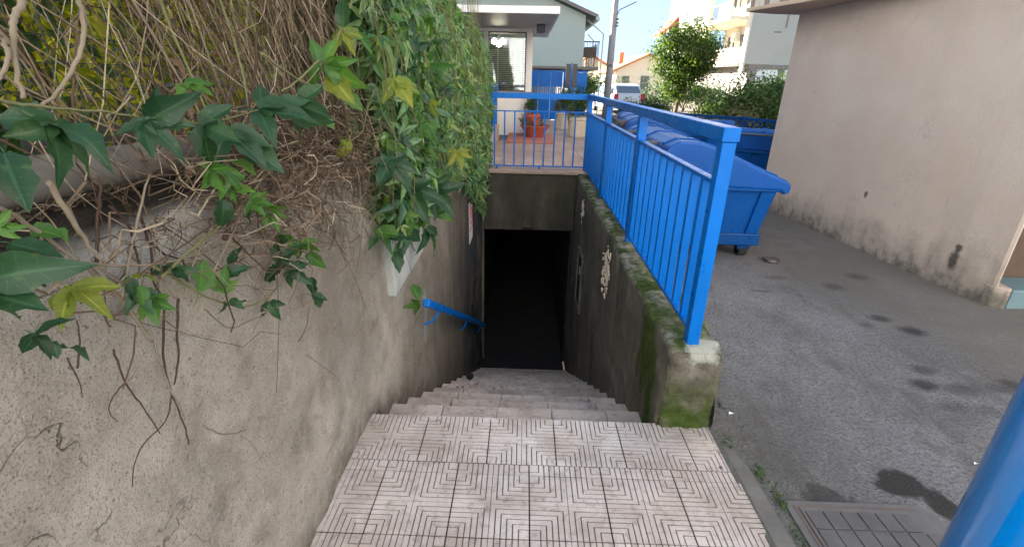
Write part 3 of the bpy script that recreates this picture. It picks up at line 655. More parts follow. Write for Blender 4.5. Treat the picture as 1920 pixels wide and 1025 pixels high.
# ================================================================== WASTE CONTAINERS
def container(loc):
    t = thing('waste_container', 'large blue waste container with sloping lid right behind the railing', 'waste container', loc, 'blue waste containers')
    bx0, bx1, by0, by1 = 1.30, 2.20, 4.36, 5.86; tx0, tx1, ty0, ty1 = 1.25, 2.29, 4.29, 5.95; zb, zt = .16, .71
    b_ = MB().add([(bx0, by0, zb), (bx1, by0, zb), (bx1, by1, zb), (bx0, by1, zb), (tx0, ty0, zt), (tx1, ty0, zt), (tx1, ty1, zt), (tx0, ty1, zt)],
                  [(3, 2, 1, 0), (4, 5, 6, 7), (0, 1, 5, 4), (1, 2, 6, 5), (2, 3, 7, 6), (3, 0, 4, 7)])
    b_.build('body', 'blue_plastic', t, bevel=.05, seg=4)
    for f0, f1 in ((.04, .16), (.44, .56), (.84, .96)):
        rbm = MB(); vs = []
        for zz, yb_ in ((zb+.10, by0-.012), (zt-.02, ty0+.008)):
            k = (zz-zb)/(zt-zb); xa = bx0+(tx0-bx0)*k; xb = bx1+(tx1-bx1)*k
            for f in (f0, f1):
                vs += [(xa+(xb-xa)*f, yb_-.028, zz), (xa+(xb-xa)*f, yb_+.05, zz)]
        rbm.add(vs, [(0, 2, 6, 4), (1, 5, 7, 3), (0, 4, 5, 1), (2, 3, 7, 6), (4, 6, 7, 5), (0, 1, 3, 2)]).build('rib', 'blue_plastic', t, bevel=.008)
    for k in range(6):
        yv = by0+.10+k*.255
        MB().add([(bx0-.03, yv, zb+.1), (bx0+.05, yv, zb+.1), (bx0+.05, yv+.06, zb+.1), (bx0-.03, yv+.06, zb+.1), (tx0-.03, yv, zt-.03), (tx0+.05, yv, zt-.03), (tx0+.05, yv+.06, zt-.03), (tx0-.03, yv+.06, zt-.03)],
                 [(3, 2, 1, 0), (4, 5, 6, 7), (0, 1, 5, 4), (1, 2, 6, 5), (2, 3, 7, 6), (3, 0, 4, 7)]).build('rib', 'blue_plastic', t)
    MB().box(bx0-.02, bx1+.02, by0-.035, by1+.03, zb-.015, zb+.10).build('base_band', 'blue_plastic_dark', t, bevel=.012)
    MB().box(tx0-.03, tx1+.03, ty0-.035, ty1+.03, zt-.045, zt+.012).build('rim', 'blue_plastic', t, bevel=.014)
    prof = [(1.20, .72), (1.20, .96), (1.24, 1.04), (1.34, 1.085), (1.50, 1.08), (1.70, 1.02), (1.95, .915), (2.18, .82), (2.30, .775), (2.345, .745), (2.36, .70), (2.345, .655), (2.30, .645), (2.27, .68)]
    MB().prism_axis(prof, 4.245, 5.98, 'y').build('lid', 'blue_lid', t, bevel=.022, seg=3)
    up = [(x, z+.014) for x, z in prof[2:9]]+[(x, z-.01) for x, z in prof[2:9]][::-1]
    for y_ in (4.42, 5.08, 5.74): MB().prism_axis(up, y_, y_+.05, 'y').build('lid_rib', 'blue_lid', t)
    MB().tube([(1.16, 4.5, 1.0), (1.16, 5.7, 1.0)], .018, 8).build('hinge_bar', 'dark_metal', t)
    for y_ in (4.6, 5.6): MB().box(1.13, 1.25, y_, y_+.05, .93, 1.04).build('hinge', 'dark_metal', t, bevel=.006)
    for sx_ in (1.38, 2.13):
        for sy_ in (4.47, 5.72):
            wq = MB().box(sx_-.06, sx_+.06, sy_-.05, sy_+.05, .075, .16).build('foot', 'blue_plastic_dark', t, bevel=.008)
            MB().tube([(sx_-.04, sy_, .062), (sx_+.04, sy_, .062)], .058, 14).build('wheel', 'rubber', wq)
    return t
wc = container((1.75, 5.1, 0))
for loc, rz, lab in (((1.98, 7.6, 0), -4, 'dark blue waste container standing in line beyond the nearest one'),
                     ((3.85, 8.0, 0), 58, 'blue waste container half hidden by the pink house corner'),
                     ((3.20, 9.9, 0), 78, 'far blue waste container standing before the lattice fence')):
    o = copy_thing(wc, loc, lab); o.rotation_euler.z = R(rz)
    if abs(rz) > 30: o.scale = (.9, .9, .84)

# ================================================================== KIOSK
kk = thing('kiosk', 'white kiosk with flat projecting roof and blinds behind its window', 'kiosk', (-.9, 11, ZTR))
KY, KR = 10.4, .115
w_ = MB().box(-3.2, KR, KY, KY+.12, ZTR, 1.30).build('wall', 'white_paint', kk)
MB().box(KR-.10, KR, KY+.12, 12.6, ZTR, 2.43).build('side_wall', 'white_paint', kk)
MB().box(-3.2, KR-.10, 12.5, 12.6, ZTR, 2.43).build('back_wall', 'dark_metal', kk)
MB().box(-3.2, KR-.1, KY+.12, 12.5, ZTR-.02, ZTR+.02).build('floor', 'bedding', kk)
MB().box(-3.2, KR, KY, KY+.12, 2.40, 2.455).build('head', 'white_paint', kk)
for x0, x1 in ((-.07+.06, KR), (-.86, -.76), (-1.75, -1.66), (-2.7, -2.6)): MB().box(x0, x1, KY+.002, KY+.118, 1.30, 2.40).build('mullion', 'white_paint', kk, bevel=.006)
MB().box(-3.2, KR+.03, KY-.04, KY+.002, 1.275, 1.31).build('sill', 'brown_edge', kk, bevel=.004)
for x0, x1 in ((-.76, -.01), (-1.66, -.86), (-2.6, -1.75)):
    wn = MB().box(x0+.001, x1-.001, KY+.05, KY+.056, 1.31, 2.40).build('window', 'glass', kk)
    fm = MB()
    for q in ((x0, x0+.022, 1.312, 2.398), (x1-.022, x1, 1.312, 2.398)): fm.box(q[0], q[1], KY+.035, KY+.07, q[2], q[3])
    fm.box(x0+.022, x1-.022, KY+.035, KY+.07, 1.312, 1.335).box(x0+.022, x1-.022, KY+.035, KY+.07, 2.375, 2.398)
    fm.build('frame', 'dark_metal', wn)
bl = MB()
for x0, x1, zt_ in ((-.73, -.04, 2.10), (-1.6, -.9, 2.2)):
    z = 1.36
    while z < zt_: bl.bar((x0, KY+.24, z), (x1, KY+.24, z), .022, .004, (0, .5, 1)); z += .036
bl.build('blind', 'slat_grey', kk, kind='stuff')
for x in (-.58, -.2): MB().box(x-.012, x+.012, KY+.19, KY+.215, 1.33, 2.2).build('blind_tape', 'slat_grey', kk)
cm = MB()
for k in range(6): cm.tube([(-.24+k*.028, KY+.2+.02*(k % 2), 1.32), (-.24+k*.028, KY+.22, 1.9), (-.235+k*.026, KY+.2, 2.38)], .011, 5)
cm.build('curtain', 'cream_paint', kk)
rf = MB().prism([(-4.2, 8.10), (.43, 8.10), (.45, 12.5), (-4.2, 12.5)], 2.458, 2.54).build('roof', 'grey_sheet', kk, bevel=.012)
MB().box(-4.21, .475, 8.06, 8.098, 2.455, 2.552).build('fascia', 'white_sheet', rf)
MB().box(.432, .475, 8.10, 12.52, 2.455, 2.552).build('fascia', 'white_sheet', rf)
MB().box(.17, .32, 9.6, 10.0, 2.34, 2.455).build('spotlight', 'dark_metal', kk, bevel=.01)
lp = thing('ceiling_lamp', 'lit white ceiling lamp inside the kiosk window', 'lamp', (-.58, 11.3, 2.25))
for dx in (-.10, .0, .08): MB().lathe([(.005, 0), (.05, .02), (.06, .07), (.03, .11), (.01, .12)], (-.60+dx, 11.3, 2.22-.05*(dx == 0)), 12).build('bulb', 'lamp_glow', lp, smooth=True)
MB().tube([(-.6, 11.3, 2.30), (-.6, 11.3, 2.455)], .012, 6).build('stem', 'dark_metal', lp)
MB().tube([(-.72, 11.3, 2.33), (-.50, 11.3, 2.33)], .012, 6).build('arm', 'dark_metal', lp)

rs = tag(MB().box(-.33, .56, 9.02, 10.38, ZTR+.004, ZTR+.05).build('red_plinth', 'red_slab', None, bevel=.008), 'low red slab on the terrace at the foot of the kiosk', 'plinth')
bw = thing('bowl_planter', 'wide red bowl planter with small succulents on the red slab', 'planter', (.2, 9.75, ZTR+.05))
MB().lathe([(.155, 0), (.165, .02), (.21, .10), (.275, .20), (.292, .205), (.292, .225), (.265, .222), (.25, .19)], (.2, 9.72, ZTR+.05), 26).build('bowl', 'terracotta', bw, smooth=False)
MB().lathe([(.262, 0), (.1, .02), (.0, .03)], (.2, 9.72, ZTR+.235), 20).build('soil', 'soil', bw)
rr = random.Random(5)
for k in range(13):
    a = rr.uniform(0, 6.28); q = Vector((.2+math.cos(a)*rr.uniform(.02, .23), 9.72+math.sin(a)*.2, ZTR+.25)); h_ = rr.uniform(.05, .16); lean = Vector((math.cos(a)*.10, 0, h_))
    s_ = MB().tube([q, q+lean*.6, q+lean], .008, 5).build('succulent', 'dark_stem', bw)
    pts = [q+lean*rr.uniform(.4, 1.05)+Vector((rr.gauss(0, .018), rr.gauss(0, .018), rr.gauss(0, .012))) for _ in range(16)]
    put('leaf_tuft', raw_mesh('leaf_tuft', *leaf_cards([tuple(p_) for p_ in pts], [(0, -.5, .6)]*16, .035, k), 'pale_leaf' if k % 3 else 'hedge_leaf'), s_)
pt = thing('flower_pot', 'small terracotta pot with a leafy green bush beside the kiosk corner', 'flower pot', (.13, 10.95, ZTR))
MB().lathe([(.10, 0), (.115, .02), (.15, .33), (.17, .335), (.17, .40), (.14, .40), (.135, .35)], (.14, 10.2, ZTR+.05), 20).build('pot', 'terracotta', pt)
put('bush', crown_mesh('bush', (.14, 10.2, ZTR+.62), (.14, .14, .16), 700, .045, 'hedge_leaf', 31, 14, .4, .2), pt)
pc = thing('stone_planter', 'pale stone planter tub with a drooping green shrub on the terrace', 'planter', (1.1, 10.4, ZTR))
MB().lathe([(.185, 0), (.2, .03), (.205, .33), (.225, .34), (.225, .40), (.19, .40), (.18, .34)], (1.10, 10.4, ZTR), 10).build('tub', 'stone_pot', pc)
MB().lathe([(.19, 0), (.0, .02)], (1.10, 10.4, ZTR+.355), 12).build('soil', 'soil', pc)
put('bush', crown_mesh('bush', (1.12, 10.4, ZTR+.66), (.22, .22, .25), 1300, .06, 'hedge_leaf', 33, 22, .38, .2, .3), pc)
put('bush', crown_mesh('bush', (.93, 10.35, ZTR+.46), (.10, .12, .16), 350, .06, 'pale_leaf', 34, 10, .4, .2, .25), pc)
o = copy_thing(pc, (.93, 12.0, ZTR), 'second stone planter standing further back on the terrace before the gate')

# ================================================================== GATE, NOTICE BOARD
gt = thing('blue_gate', 'tall blue sheet metal gate closing the far end of the terrace', 'gate', (.9, 14.7, ZTR))
for k in range(5):
    x0 = .02+k*.345
    pn = MB().box(x0+.03, x0+.325, 14.68, 14.70, 1.36, 1.74).build('panel', 'blue_sheet', gt)
    MB().box(x0+.03, x0+.325, 14.68, 14.70, ZTR+.03, 1.02).build('panel', 'blue_sheet', gt)
    MB().box(x0, x0+.03, 14.665, 14.715, ZTR, 1.78).build('post', 'blue_paint', gt)
    for j in range(5): MB().box(x0+.05+j*.055, x0+.068+j*.055, 14.68, 14.70, 1.02, 1.36).build('bar', 'blue_sheet', gt)
MB().box(.02, 1.745, 14.67, 14.71, 1.745, 1.785).build('top_rail', 'blue_paint', gt)
nb = thing('notice_board', 'grey double board on a blue post standing in front of the gate', 'board', (1.25, 14.4, ZTR))
MB().box(1.235, 1.265, 14.40, 14.43, ZTR, 1.99).build('post', 'blue_paint', nb)
for x0 in (1.095, 1.275): MB().box(x0, x0+.13, 14.41, 14.44, 1.36, 1.96).build('board', 'dark_metal', nb, bevel=.004)

# ================================================================== GREEN HOUSE BEHIND
hs = thing('green_house', 'pale green house with gable wall overhanging the blue gate', 'house', (.5, 20, 0))
HY = 18.0
gp = [(-4.3, 1.98), (1.93, 1.98), (1.93, 3.55), (-1.1, 4.72), (-4.3, 3.4)]
MB().prism_axis(gp, HY, 27, 'y').build('upper_wall', 'green_wall', hs)
tm = slab_tile(.42, .42, .012, 'wall_tile', 'green_wall', .003)
for ix in range(7):
    for iz in range(6):
        x0 = 1.90-(ix+1)*.42; z0 = 2.0+iz*.42
        lim = 3.5+(1.9-x0-.42)*.386
        if z0+.42 > lim: continue
        put('wall_tile', tm, hs, at=Matrix.Translation((x0, HY-.0005, z0)) @ Matrix.Rotation(R(90), 4, 'X'))
MB().box(-4.3, 1.95, HY-.03, 27, 1.90, 1.978).build('edge_beam', 'brown_edge', hs)
MB().box(-4.3, 1.2, 20.5, 27, 0, 1.9).build('ground_floor_wall', 'white_paint', hs)
for x in (.3, 1.7): MB().box(x-.12, x+.12, HY+.2, HY+.5, 0, 1.9).build('pillar', 'brown_edge', hs)
sl_ = Vector((3.03, 0, -1.17)).normalized()
rfm = MB().prism_axis([(2.30, 3.43), (2.30, 3.53), (-1.1, 4.86), (-1.1, 4.74)], HY-.35, 27.3, 'y'); rfm.prism_axis([(-1.102, 4.74), (-1.102, 4.86), (-4.6, 3.40), (-4.6, 3.30)], HY-.35, 27.3, 'y')
rfo = rfm.build('roof', 'brown_edge', hs)
MB().box(2.22, 2.34, HY-.40, 27.3, 3.36, 3.46).build('gutter', 'grey_sheet', rfo)
MB().box(-.9, -.35, HY-.3, HY+.6, 4.2, 5.4).build('chimney', 'roof_tile', rfo)
bk = MB().box(1.935, 2.50, HY+.2, HY+4, 1.88, 1.99).build('balcony', 'brown_edge', hs)
for k in range(14): MB().box(2.46, 2.48, HY+.25+k*.28, HY+.27+k*.28, 1.99, 2.75).build('bar', 'dark_metal', bk)
for k in range(6): MB().box(1.97+k*.09, 1.985+k*.09, HY+.22, HY+.235, 1.99, 2.75).build('bar', 'dark_metal', bk)
MB().box(1.95, 2.49, HY+.2, HY+.24, 2.75, 2.79).build('rail', 'dark_metal', bk)
MB().tube([(2.55, HY+.1, 0), (2.57, HY+.1, 3.0), (2.30, HY+.1, 3.2), (2.0, HY+.1, 3.42)], .022, 6).build('awning_frame', 'grey_sheet', bk)
MB().tube([(2.40, HY+1.5, 1.95), (2.42, HY+1.5, 2.9), (2.2, HY+1.5, 3.1)], .02, 6).build('awning_frame', 'grey_sheet', bk)
MB().box(2.03, 2.42, HY+.5, HY+1.0, 2.30, 2.62).build('storage_box', 'door_brown', bk)

# ================================================================== STREET
lmp = thing('lamp_post', 'tall tapering concrete lamp post rising beside the parked car', 'lamp post', (3.25, 20, 0))
MB().lathe([(.15, 0), (.13, 2.0), (.085, 9.0)], (3.18, 20, 0), 14).build('column', 'pole_metal', lmp, smooth=True)
MB().tube([(3.18, 20, 3.55), (3.34, 19.9, 3.95), (3.9, 19.8, 4.2)], .016, 5).build('cable', 'rubber', lmp)
for z in (3.5, 3.62, 3.4): MB().box(3.24, 3.34, 19.86, 19.92, z, z+.05).build('clamp', 'dark_metal', lmp)
MB().box(3.1, 3.22, 19.80, 19.88, 2.05, 2.12).build('band', 'dark_metal', lmp)

def car(loc, rz, body, label):
    t = thing('parked_car', label, 'car', (0, 0, 0))
    side = [(-1.95, .25), (-1.98, .55), (-1.92, .86), (-1.1, .95), (-.55, 1.38), (.75, 1.44), (1.45, 1.36), (1.80, .98), (1.90, .85), (1.93, .5), (1.88, .25)]
    bd = bmesh.new(); n_ = len(side); rows = []
    for yv, k in ((-.80, 0), (-.83, 1), (.83, 1), (.80, 0)):
        rows.append([bd.verts.new((x*(1 if k else .985), yv*(1 if z < .9 else .80), z if k else .25+(z-.25)*.975)) for x, z in side])
    for a_, b_2 in zip(rows, rows[1:]):
        for i in range(n_): bd.faces.new((a_[i], a_[(i+1) % n_], b_2[(i+1) % n_], b_2[i]))
    bd.faces.new(rows[0][::-1]); bd.faces.new(rows[-1]); bmesh.ops.recalc_face_normals(bd, faces=bd.faces[:])
    me = bpy.data.meshes.new('body'); bd.to_mesh(me); bd.free(); me.materials.append(M[body]); put('body', me, t, bevel=.05, seg=3)
    MB().add([(1.475, -.55, 1.33), (1.475, .55, 1.33), (1.80, .62, 1.02), (1.80, -.62, 1.02), (1.44, -.55, 1.29), (1.44, .55, 1.29), (1.75, .62, 1.0), (1.75, -.62, 1.0)], [(0, 1, 2, 3), (7, 6, 5, 4), (0, 4, 5, 1), (1, 5, 6, 2), (2, 6, 7, 3), (3, 7, 4, 0)]).build('rear_window', 'car_glass', t)
    for s_ in (-1, 1):
        q = [(-.98, .97), (-.50, 1.32), (.30, 1.36), (.30, .97)]; q2 = [(.36, .97), (.36, 1.36), (.85, 1.35), (1.3, 1.25), (1.38, .99)]
        for pp in (q, q2):
            MB().add([(x, s_*(.835-(z-.97)*.42), z) for x, z in pp]+[(x, s_*(.79-(z-.97)*.42), z) for x, z in pp],
                     [tuple(range(len(pp))), tuple(range(2*len(pp)-1, len(pp)-1, -1))]+[(i, (i+1) % len(pp), len(pp)+(i+1) % len(pp), len(pp)+i) for i in range(len(pp))]).build('side_window', 'car_glass', t)
        MB().box(1.84, 1.965, s_*.70-.10, s_*.70+.10, .62, .98).build('tail_light', 'tail_red', t, bevel=.02)
        MB().box(-1.97, -1.90, s_*.6-.14, s_*.6+.14, .62, .78).build('headlight', 'white_sheet', t, bevel=.02)
        for x in (-1.22, 1.25):
            wh = MB().tube([(x, s_*.66, .30), (x, s_*.855, .30)], .30, 20).build('wheel', 'rubber', t)
            MB().tube([(x, s_*.84, .30), (x, s_*.862, .30)], .18, 12).build('rim', 'grey_sheet', wh)
    MB().box(1.90, 2.0, -.72, .72, .32, .52).build('bumper', 'car_dark' if body == 'car_white' else body, t, bevel=.03)
    MB().box(1.935, 1.985, -.26, .26, .62, .73).build('number_plate', 'white_sheet', t)
    t.location = loc; t.rotation_euler.z = R(rz); return t
car((4.85, 27.5, 0), -80, 'car_white', 'white hatchback parked beyond the railing, its rear window and red tail light showing')

# lattice fence and wall behind the containers
lf = thing('lattice_fence', 'dark blue lattice fence running behind the waste containers', 'fence', (3.2, 9.6, 0))
path = [Vector((2.3, 12.4, 0)), Vector((3.2, 11.6, 0)), Vector((4.4, 10.2, 0)), Vector((5.2, 8.8, 0)), Vector((5.8, 7.6, 0))]
for q0, q1 in zip(path, path[1:]):
    MB().bar(q0+Vector((0, 0, .90)), q1+Vector((0, 0, .90)), .04, .05).build('top_rail', 'blue_plastic_dark', lf)
    MB().bar(q0+Vector((0, 0, .12)), q1+Vector((0, 0, .12)), .04, .05).build('bottom_rail', 'blue_plastic_dark', lf)
    MB().box(q0.x-.03, q0.x+.03, q0.y-.03, q0.y+.03, 0, .95).build('post', 'blue_plastic_dark', lf)
    lt = MB(); L_ = (q1-q0).length; k = -.76
    while k < L_:
        for sgn in (1, -1):
            a0, a1 = (k, k+.76) if sgn > 0 else (k+.76, k); za, zb_ = .13, .89
            f0, f1 = max(0, min(1, (0-a0)/(a1-a0) if a0 != a1 else 0)), 1
            pa, pb = [], []
            t0 = 0.0; t1 = 1.0
            for lo_, hi_ in ((0, L_),):
                d = a1-a0
                ta, tb = (lo_-a0)/d, (hi_-a0)/d
                if ta > tb: ta, tb = tb, ta
                t0, t1 = max(t0, ta), min(t1, tb)
            if t1-t0 > .05:
                pA = q0.lerp(q1, (a0+(a1-a0)*t0)/L_)+Vector((0, 0, za+(zb_-za)*t0)); pB = q0.lerp(q1, (a0+(a1-a0)*t1)/L_)+Vector((0, 0, za+(zb_-za)*t1))
                lt.bar(pA, pB, .012, .02)
        k += .15
    lt.build('lattice', 'blue_plastic_dark', lf, kind='stuff')

# red roofed house, apartment block
rh = thing('red_roof_house', 'low cream house with terracotta roof beyond the parked cars', 'house', (9.5, 48, 0))
MB().prism_axis([(7.75, 0), (13, 0), (13, 2.4), (10.4, 3.6), (7.75, 2.4)], 45, 56, 'y').build('wall', 'cream_paint', rh)
m_ = MB().prism_axis([(7.35, 2.26), (7.35, 2.40), (10.4, 3.78), (10.4, 3.63)], 44.6, 56.3, 'y'); m_.prism_axis([(10.403, 3.63), (10.403, 3.78), (13.4, 2.40), (13.4, 2.26)], 44.6, 56.3, 'y')
m_.build('roof', 'roof_tile', rh)
for x0, x1, z0, z1 in ((8.3, 8.9, .9, 1.95), (9.9, 10.6, .0, 2.0)): MB().box(x0, x1, 44.95, 45.02, z0, z1).build('window' if z0 else 'door', 'window_dark', rh)
for y0 in (47, 50.5): MB().box(7.70, 7.77, y0, y0+.9, .9, 1.95).build('window', 'window_dark', rh)
MB().box(8.6, 9.0, 49, 49.5, 3.0, 4.0).build('chimney', 'roof_tile', rh)
fh = thing('far_house', 'small brown roofed house left of the lamp post in the far distance', 'house', (6, 62, 0))
MB().prism_axis([(5.2, 0), (9.6, 0), (9.6, 2.9), (7.4, 4.1), (5.2, 2.9)], 60, 68, 'y').build('wall', 'cream_paint', fh)
m_ = MB().prism_axis([(4.8, 2.8), (4.8, 2.95), (7.4, 4.3), (7.4, 4.12)], 59.6, 68.3, 'y'); m_.prism_axis([(7.403, 4.12), (7.403, 4.3), (10, 2.95), (10, 2.8)], 59.6, 68.3, 'y'); m_.build('roof', 'roof_tile', fh)

ap = thing('apartment_block', 'yellow apartment block with balconies and a blank grey end wall', 'building', (16, 45, 0))
X0, Y1 = 15.6, 38.0
MB().box(X0+.4, 26, Y1+.02, 60, 0, 2.85).build('ground_floor', 'brown_edge', ap)
MB().box(X0+.02, 26, Y1, Y1+.3, 2.87, 13).build('end_wall', 'pale_wall', ap)
MB().box(X0, X0+.3, 47, 60, 2.87, 13).build('facade', 'yellow_wall', ap)
MB().box(X0+1.6, X0+1.9, Y1+.3, 47, 2.87, 13).build('loggia_wall', 'yellow_wall', ap)
MB().box(X0-.12, X0+.02, Y1-.02, Y1+.5, 2.2, 13).build('corner_pier', 'cream_paint', ap)
MB().box(X0+.3, 26, 46.9, 60, 12.9, 13).build('top_slab', 'pale_wall', ap)
MB().box(X0+.3, 26, Y1+.3, 46.9, 12.9, 13).build('top_slab', 'pale_wall', ap)
for k, z in enumerate((2.75, 5.75, 8.75)):
    pr = 1.3 if k else .5
    bs = MB().box(X0-pr, X0+1.6, Y1+.6, 47.2, z, z+.22).build('balcony', 'cream_paint', ap)
    MB().box(X0-pr, X0-pr+.08, Y1+.6, 44 if k == 0 else 41, z+.22, z+1.15).build('parapet', 'beige_panel', bs)
    for j in range(22 if k else 0): MB().box(X0-pr, X0-pr+.03, 41.2+j*.27, 41.24+j*.27, z+.22, z+1.15).build('bar', 'dark_metal', bs)
    MB().box(X0-pr, X0-pr+.06, Y1+.6, 47.2, z+1.15, z+1.22).build('rail', 'pale_wall', bs)
    for y0 in (39.3, 42.0, 44.6): 
        wn = MB().box(X0+1.54, X0+1.6, y0, y0+1.3, z+.25, z+2.4).build('window', 'window_dark', ap)
        MB().box(X0+1.50, X0+1.539, y0+.1, y0+.62, z+.4, z+2.3).build('shutter', 'slat_grey', wn)
MB().box(X0+1.15, X0+1.55, 43.45, 44.4, 4.7, 5.35).build('air_conditioner', 'white_sheet', ap)
for z in (3.7, 6.7, 9.7):
    for y0 in (48.5, 52.5, 56.2):
        wn = MB().box(X0-.03, X0+.02, y0, y0+2.6, z, z+.75).build('window', 'window_dark', ap)
        MB().box(X0-.06, X0-.031, y0+.1, y0+2.5, z+.42, z+.72).build('shutter', 'white_sheet', wn)
MB().box(X0-.05, X0+.02, 47.0, 60, 8.35, 8.55).build('string_course', 'grey_sheet', ap)
MB().box(X0-.05, X0+.02, 47.0, 60, 5.5, 5.7).build('string_course', 'grey_sheet', ap)
MB().add([(X0, 56, 7.9), (X0, 60, 7.9), (X0-1.5, 60, 6.3), (X0-1.5, 56, 6.3), (X0, 56, 7.8), (X0, 60, 7.8), (X0-1.5, 60, 6.0), (X0-1.5, 56, 6.0)], [(3, 2, 1, 0), (4, 5, 6, 7), (0, 4, 7, 3), (3, 7, 6, 2), (2, 6, 5, 1), (1, 5, 4, 0)]).build('awning', 'awning_red', ap)
for x0 in (16.6, 18.6, 20.8): MB().box(x0, x0+1.5, Y1-.03, Y1+.02, .9, 2.5).build('garage_window', 'white_sheet', ap)
MB().box(X0+2.4, X0+2.5, Y1-.04, Y1, 5.2, 8.6).build('drainpipe', 'brown_edge', ap)
for x0, z in ((X0+4.3, 7.0), (X0+1.7, 4.9)): MB().box(x0, x0+.5, Y1-.05, Y1-.002, z, z+.07).build('crack_patch', 'brown_edge', ap)

# block added behind the garden on the left to keep the stairs in shade
nbk = thing('shade_block', 'tall plain block added left behind the garden and vines to shade the stairs', 'building', (-9, 11, 0))
MB().box(-16, -4.5, 5.7, 17.5, 0, 6.6).build('wall', 'brown_edge', nbk)
MB().box(-16.2, -4.3, 5.5, 17.7, 6.6, 6.75).build('roof', 'brown_edge', nbk)
for z in (1.8, 4.8):
    for y0 in (7, 10, 13, 15.5): MB().box(-4.52, -4.47, y0, y0+1.2, z, z+1.4).build('window', 'window_dark', nbk)
    for x0 in (-7, -10, -13): MB().box(x0, x0+1.2, 5.66, 5.72, z, z+1.4).build('window', 'window_dark', nbk)
MB().box(-9.2, -4.8, 5.66, 5.72, 2.0, 2.1).build('ledge', 'brown_edge', nbk)

sh_ = thing('fill_house', 'tall white house added unseen behind the viewpoint to bounce sunlight', 'house', (0, -9, 0))  # unseen house, added to bounce sunlight into the shaded foreground
MB().box(-18, 18, -14, -6.8, 0, 12).build('wall', 'fill_wall', sh_)
MB().box(-14.3, 14.3, -14.3, -6.5, 12, 12.2).build('roof', 'roof_tile', sh_)
for x0 in (-11, -7, -3, 1, 5, 9):
    for z0 in (1, 4, 6.6): MB().box(x0, x0+1.2, -6.84, -6.78, z0, z0+1.4).build('window', 'window_dark', sh_)

# ================================================================== TREES AND SHRUBS BEYOND
t = thing('round_tree', 'round crowned green tree with sunlit left side behind the lattice fence', 'tree', (4.05, 13.6, 0))
tm_ = MB(); limbs(tm_, (3.98, 13.6, 0), (4.06, 13.6, 1.5), .07, 9, .03, 4, (.5, .5, .9)); tm_.tube([(4.10, 13.62, 0), (4.18, 13.6, .9), (4.4, 13.6, 1.9)], .03, 6, True, .012)
tm_.build('trunk', 'bark', t, smooth=True)
put('crown', crown_mesh('crown', (4.08, 13.6, 2.23), (.84, .84, .74), 15000, .085, 'tree_leaf', 41, 110, .17, .35), t)
put('low_shoots', crown_mesh('low_shoots', (3.8, 13.5, 1.42), (.34, .34, .42), 1300, .08, 'tree_leaf', 42, 20, .3, .2), t)
def shrub(name, c, r, n, size, mat, seed, label, group='shrubs and hedge beyond the lattice fence', clumps=30):
    t = thing(name, label, 'shrub', (c[0], c[1], 0), group)
    sm = MB(); rr = random.Random(seed)
    for k in range(5):
        a = rr.uniform(0, 6.28); sm.tube([(c[0], c[1], 0), (c[0]+math.cos(a)*r[0]*.3, c[1]+math.sin(a)*r[1]*.3, c[2]), (c[0]+math.cos(a)*r[0]*.6, c[1]+math.sin(a)*r[1]*.6, c[2]+r[2]*.5)], .03, 5, True, .01)
    sm.build('stem', 'bark', t)
    put('crown', crown_mesh('crown', c, r, n, size, mat, seed, clumps, .26, .3), t)
shrub('hedge_bush', (5.3, 12.0, .95), (1.0, .8, .72), 11000, .085, 'hedge_leaf', 51, 'dark hedge bush right behind the lattice fence')
shrub('hedge_bush', (6.6, 11.2, 1.0), (1.0, .9, .78), 10000, .085, 'hedge_leaf', 52, 'tallest hedge bush beside the pink house corner')
shrub('hedge_bush', (6.9, 14.5, 1.0), (1.4, .9, .75), 10000, .09, 'hedge_leaf', 53, 'hedge bush further back before the apartment block')
shrub('pale_shrub', (4.75, 11.2, .7), (.45, .4, .42), 1800, .09, 'pale_leaf', 54, 'pale grassy shrub between the tree and the hedge')
shrub('pale_shrub', (4.6, 13.0, .8), (.5, .4, .45), 1500, .09, 'pale_leaf', 58, 'pale brownish shrub just right of the round tree trunk')
shrub('low_shrub', (3.75, 15.2, .62), (.55, .5, .52), 4500, .08, 'hedge_leaf', 55, 'low rounded shrub left of the round tree trunk')
shrub('low_shrub', (3.35, 16.4, .5), (.35, .4, .45), 1200, .08, 'tree_leaf', 56, 'small yellowish green shrub beside the dark car')
shrub('far_hedge', (2.75, 25, 1.1), (1.0, .8, .85), 3000, .12, 'hedge_leaf', 57, 'green hedge behind the gate and the thin white post')
shrub('far_hedge', (5.0, 36, 1.0), (2.6, .8, .9), 3500, .16, 'hedge_leaf', 59, 'long distant hedge before the cream house')
shrub('far_hedge', (9.3, 30, 1.0), (2.6, .8, .75), 3000, .16, 'hedge_leaf', 60, 'distant hedge below the apartment block')
# ================================================================== WIRE FENCE AND PIPE ON THE LEFT WALL
wf = thing('wire_fence', 'dark green wire mesh fence on top of the left wall behind dry vines', 'fence', (-.84, 2, WT))
wm = MB(); rw = random.Random(2)
FX = -.84
y = -.8
while y < 6.4:
    wm.tube([(FX+rw.gauss(0, .004), y, 1.30), (FX+rw.gauss(0, .006), y+rw.gauss(0, .004), 1.9), (FX, y+rw.gauss(0, .006), 2.6)], .0014, 4, False); y += .05
z = 1.36
while z < 2.6:
    wm.tube([(FX+.002+rw.gauss(0, .004), -.8+k*.9, z+rw.gauss(0, .004)) for k in range(9)], .0014, 4, False); z += .05
wm.build('mesh', 'wire_green', wf, kind='stuff')
for y in (-.6, 1.9, 4.4): MB().tube([(FX-.03, y, 1.2), (FX-.03, y, 2.65)], .022, 8).build('post', 'wire_green', wf)
pp = MB().tube([(-.775, -.9, 1.405), (-.775, .3, 1.400), (-.772, 1.18, 1.375)], .036, 16).build('pipe', 'pipe_grey', None, smooth=True)
tag(pp, 'grey beige pipe lying along the top of the left wall below the fence', 'pipe')

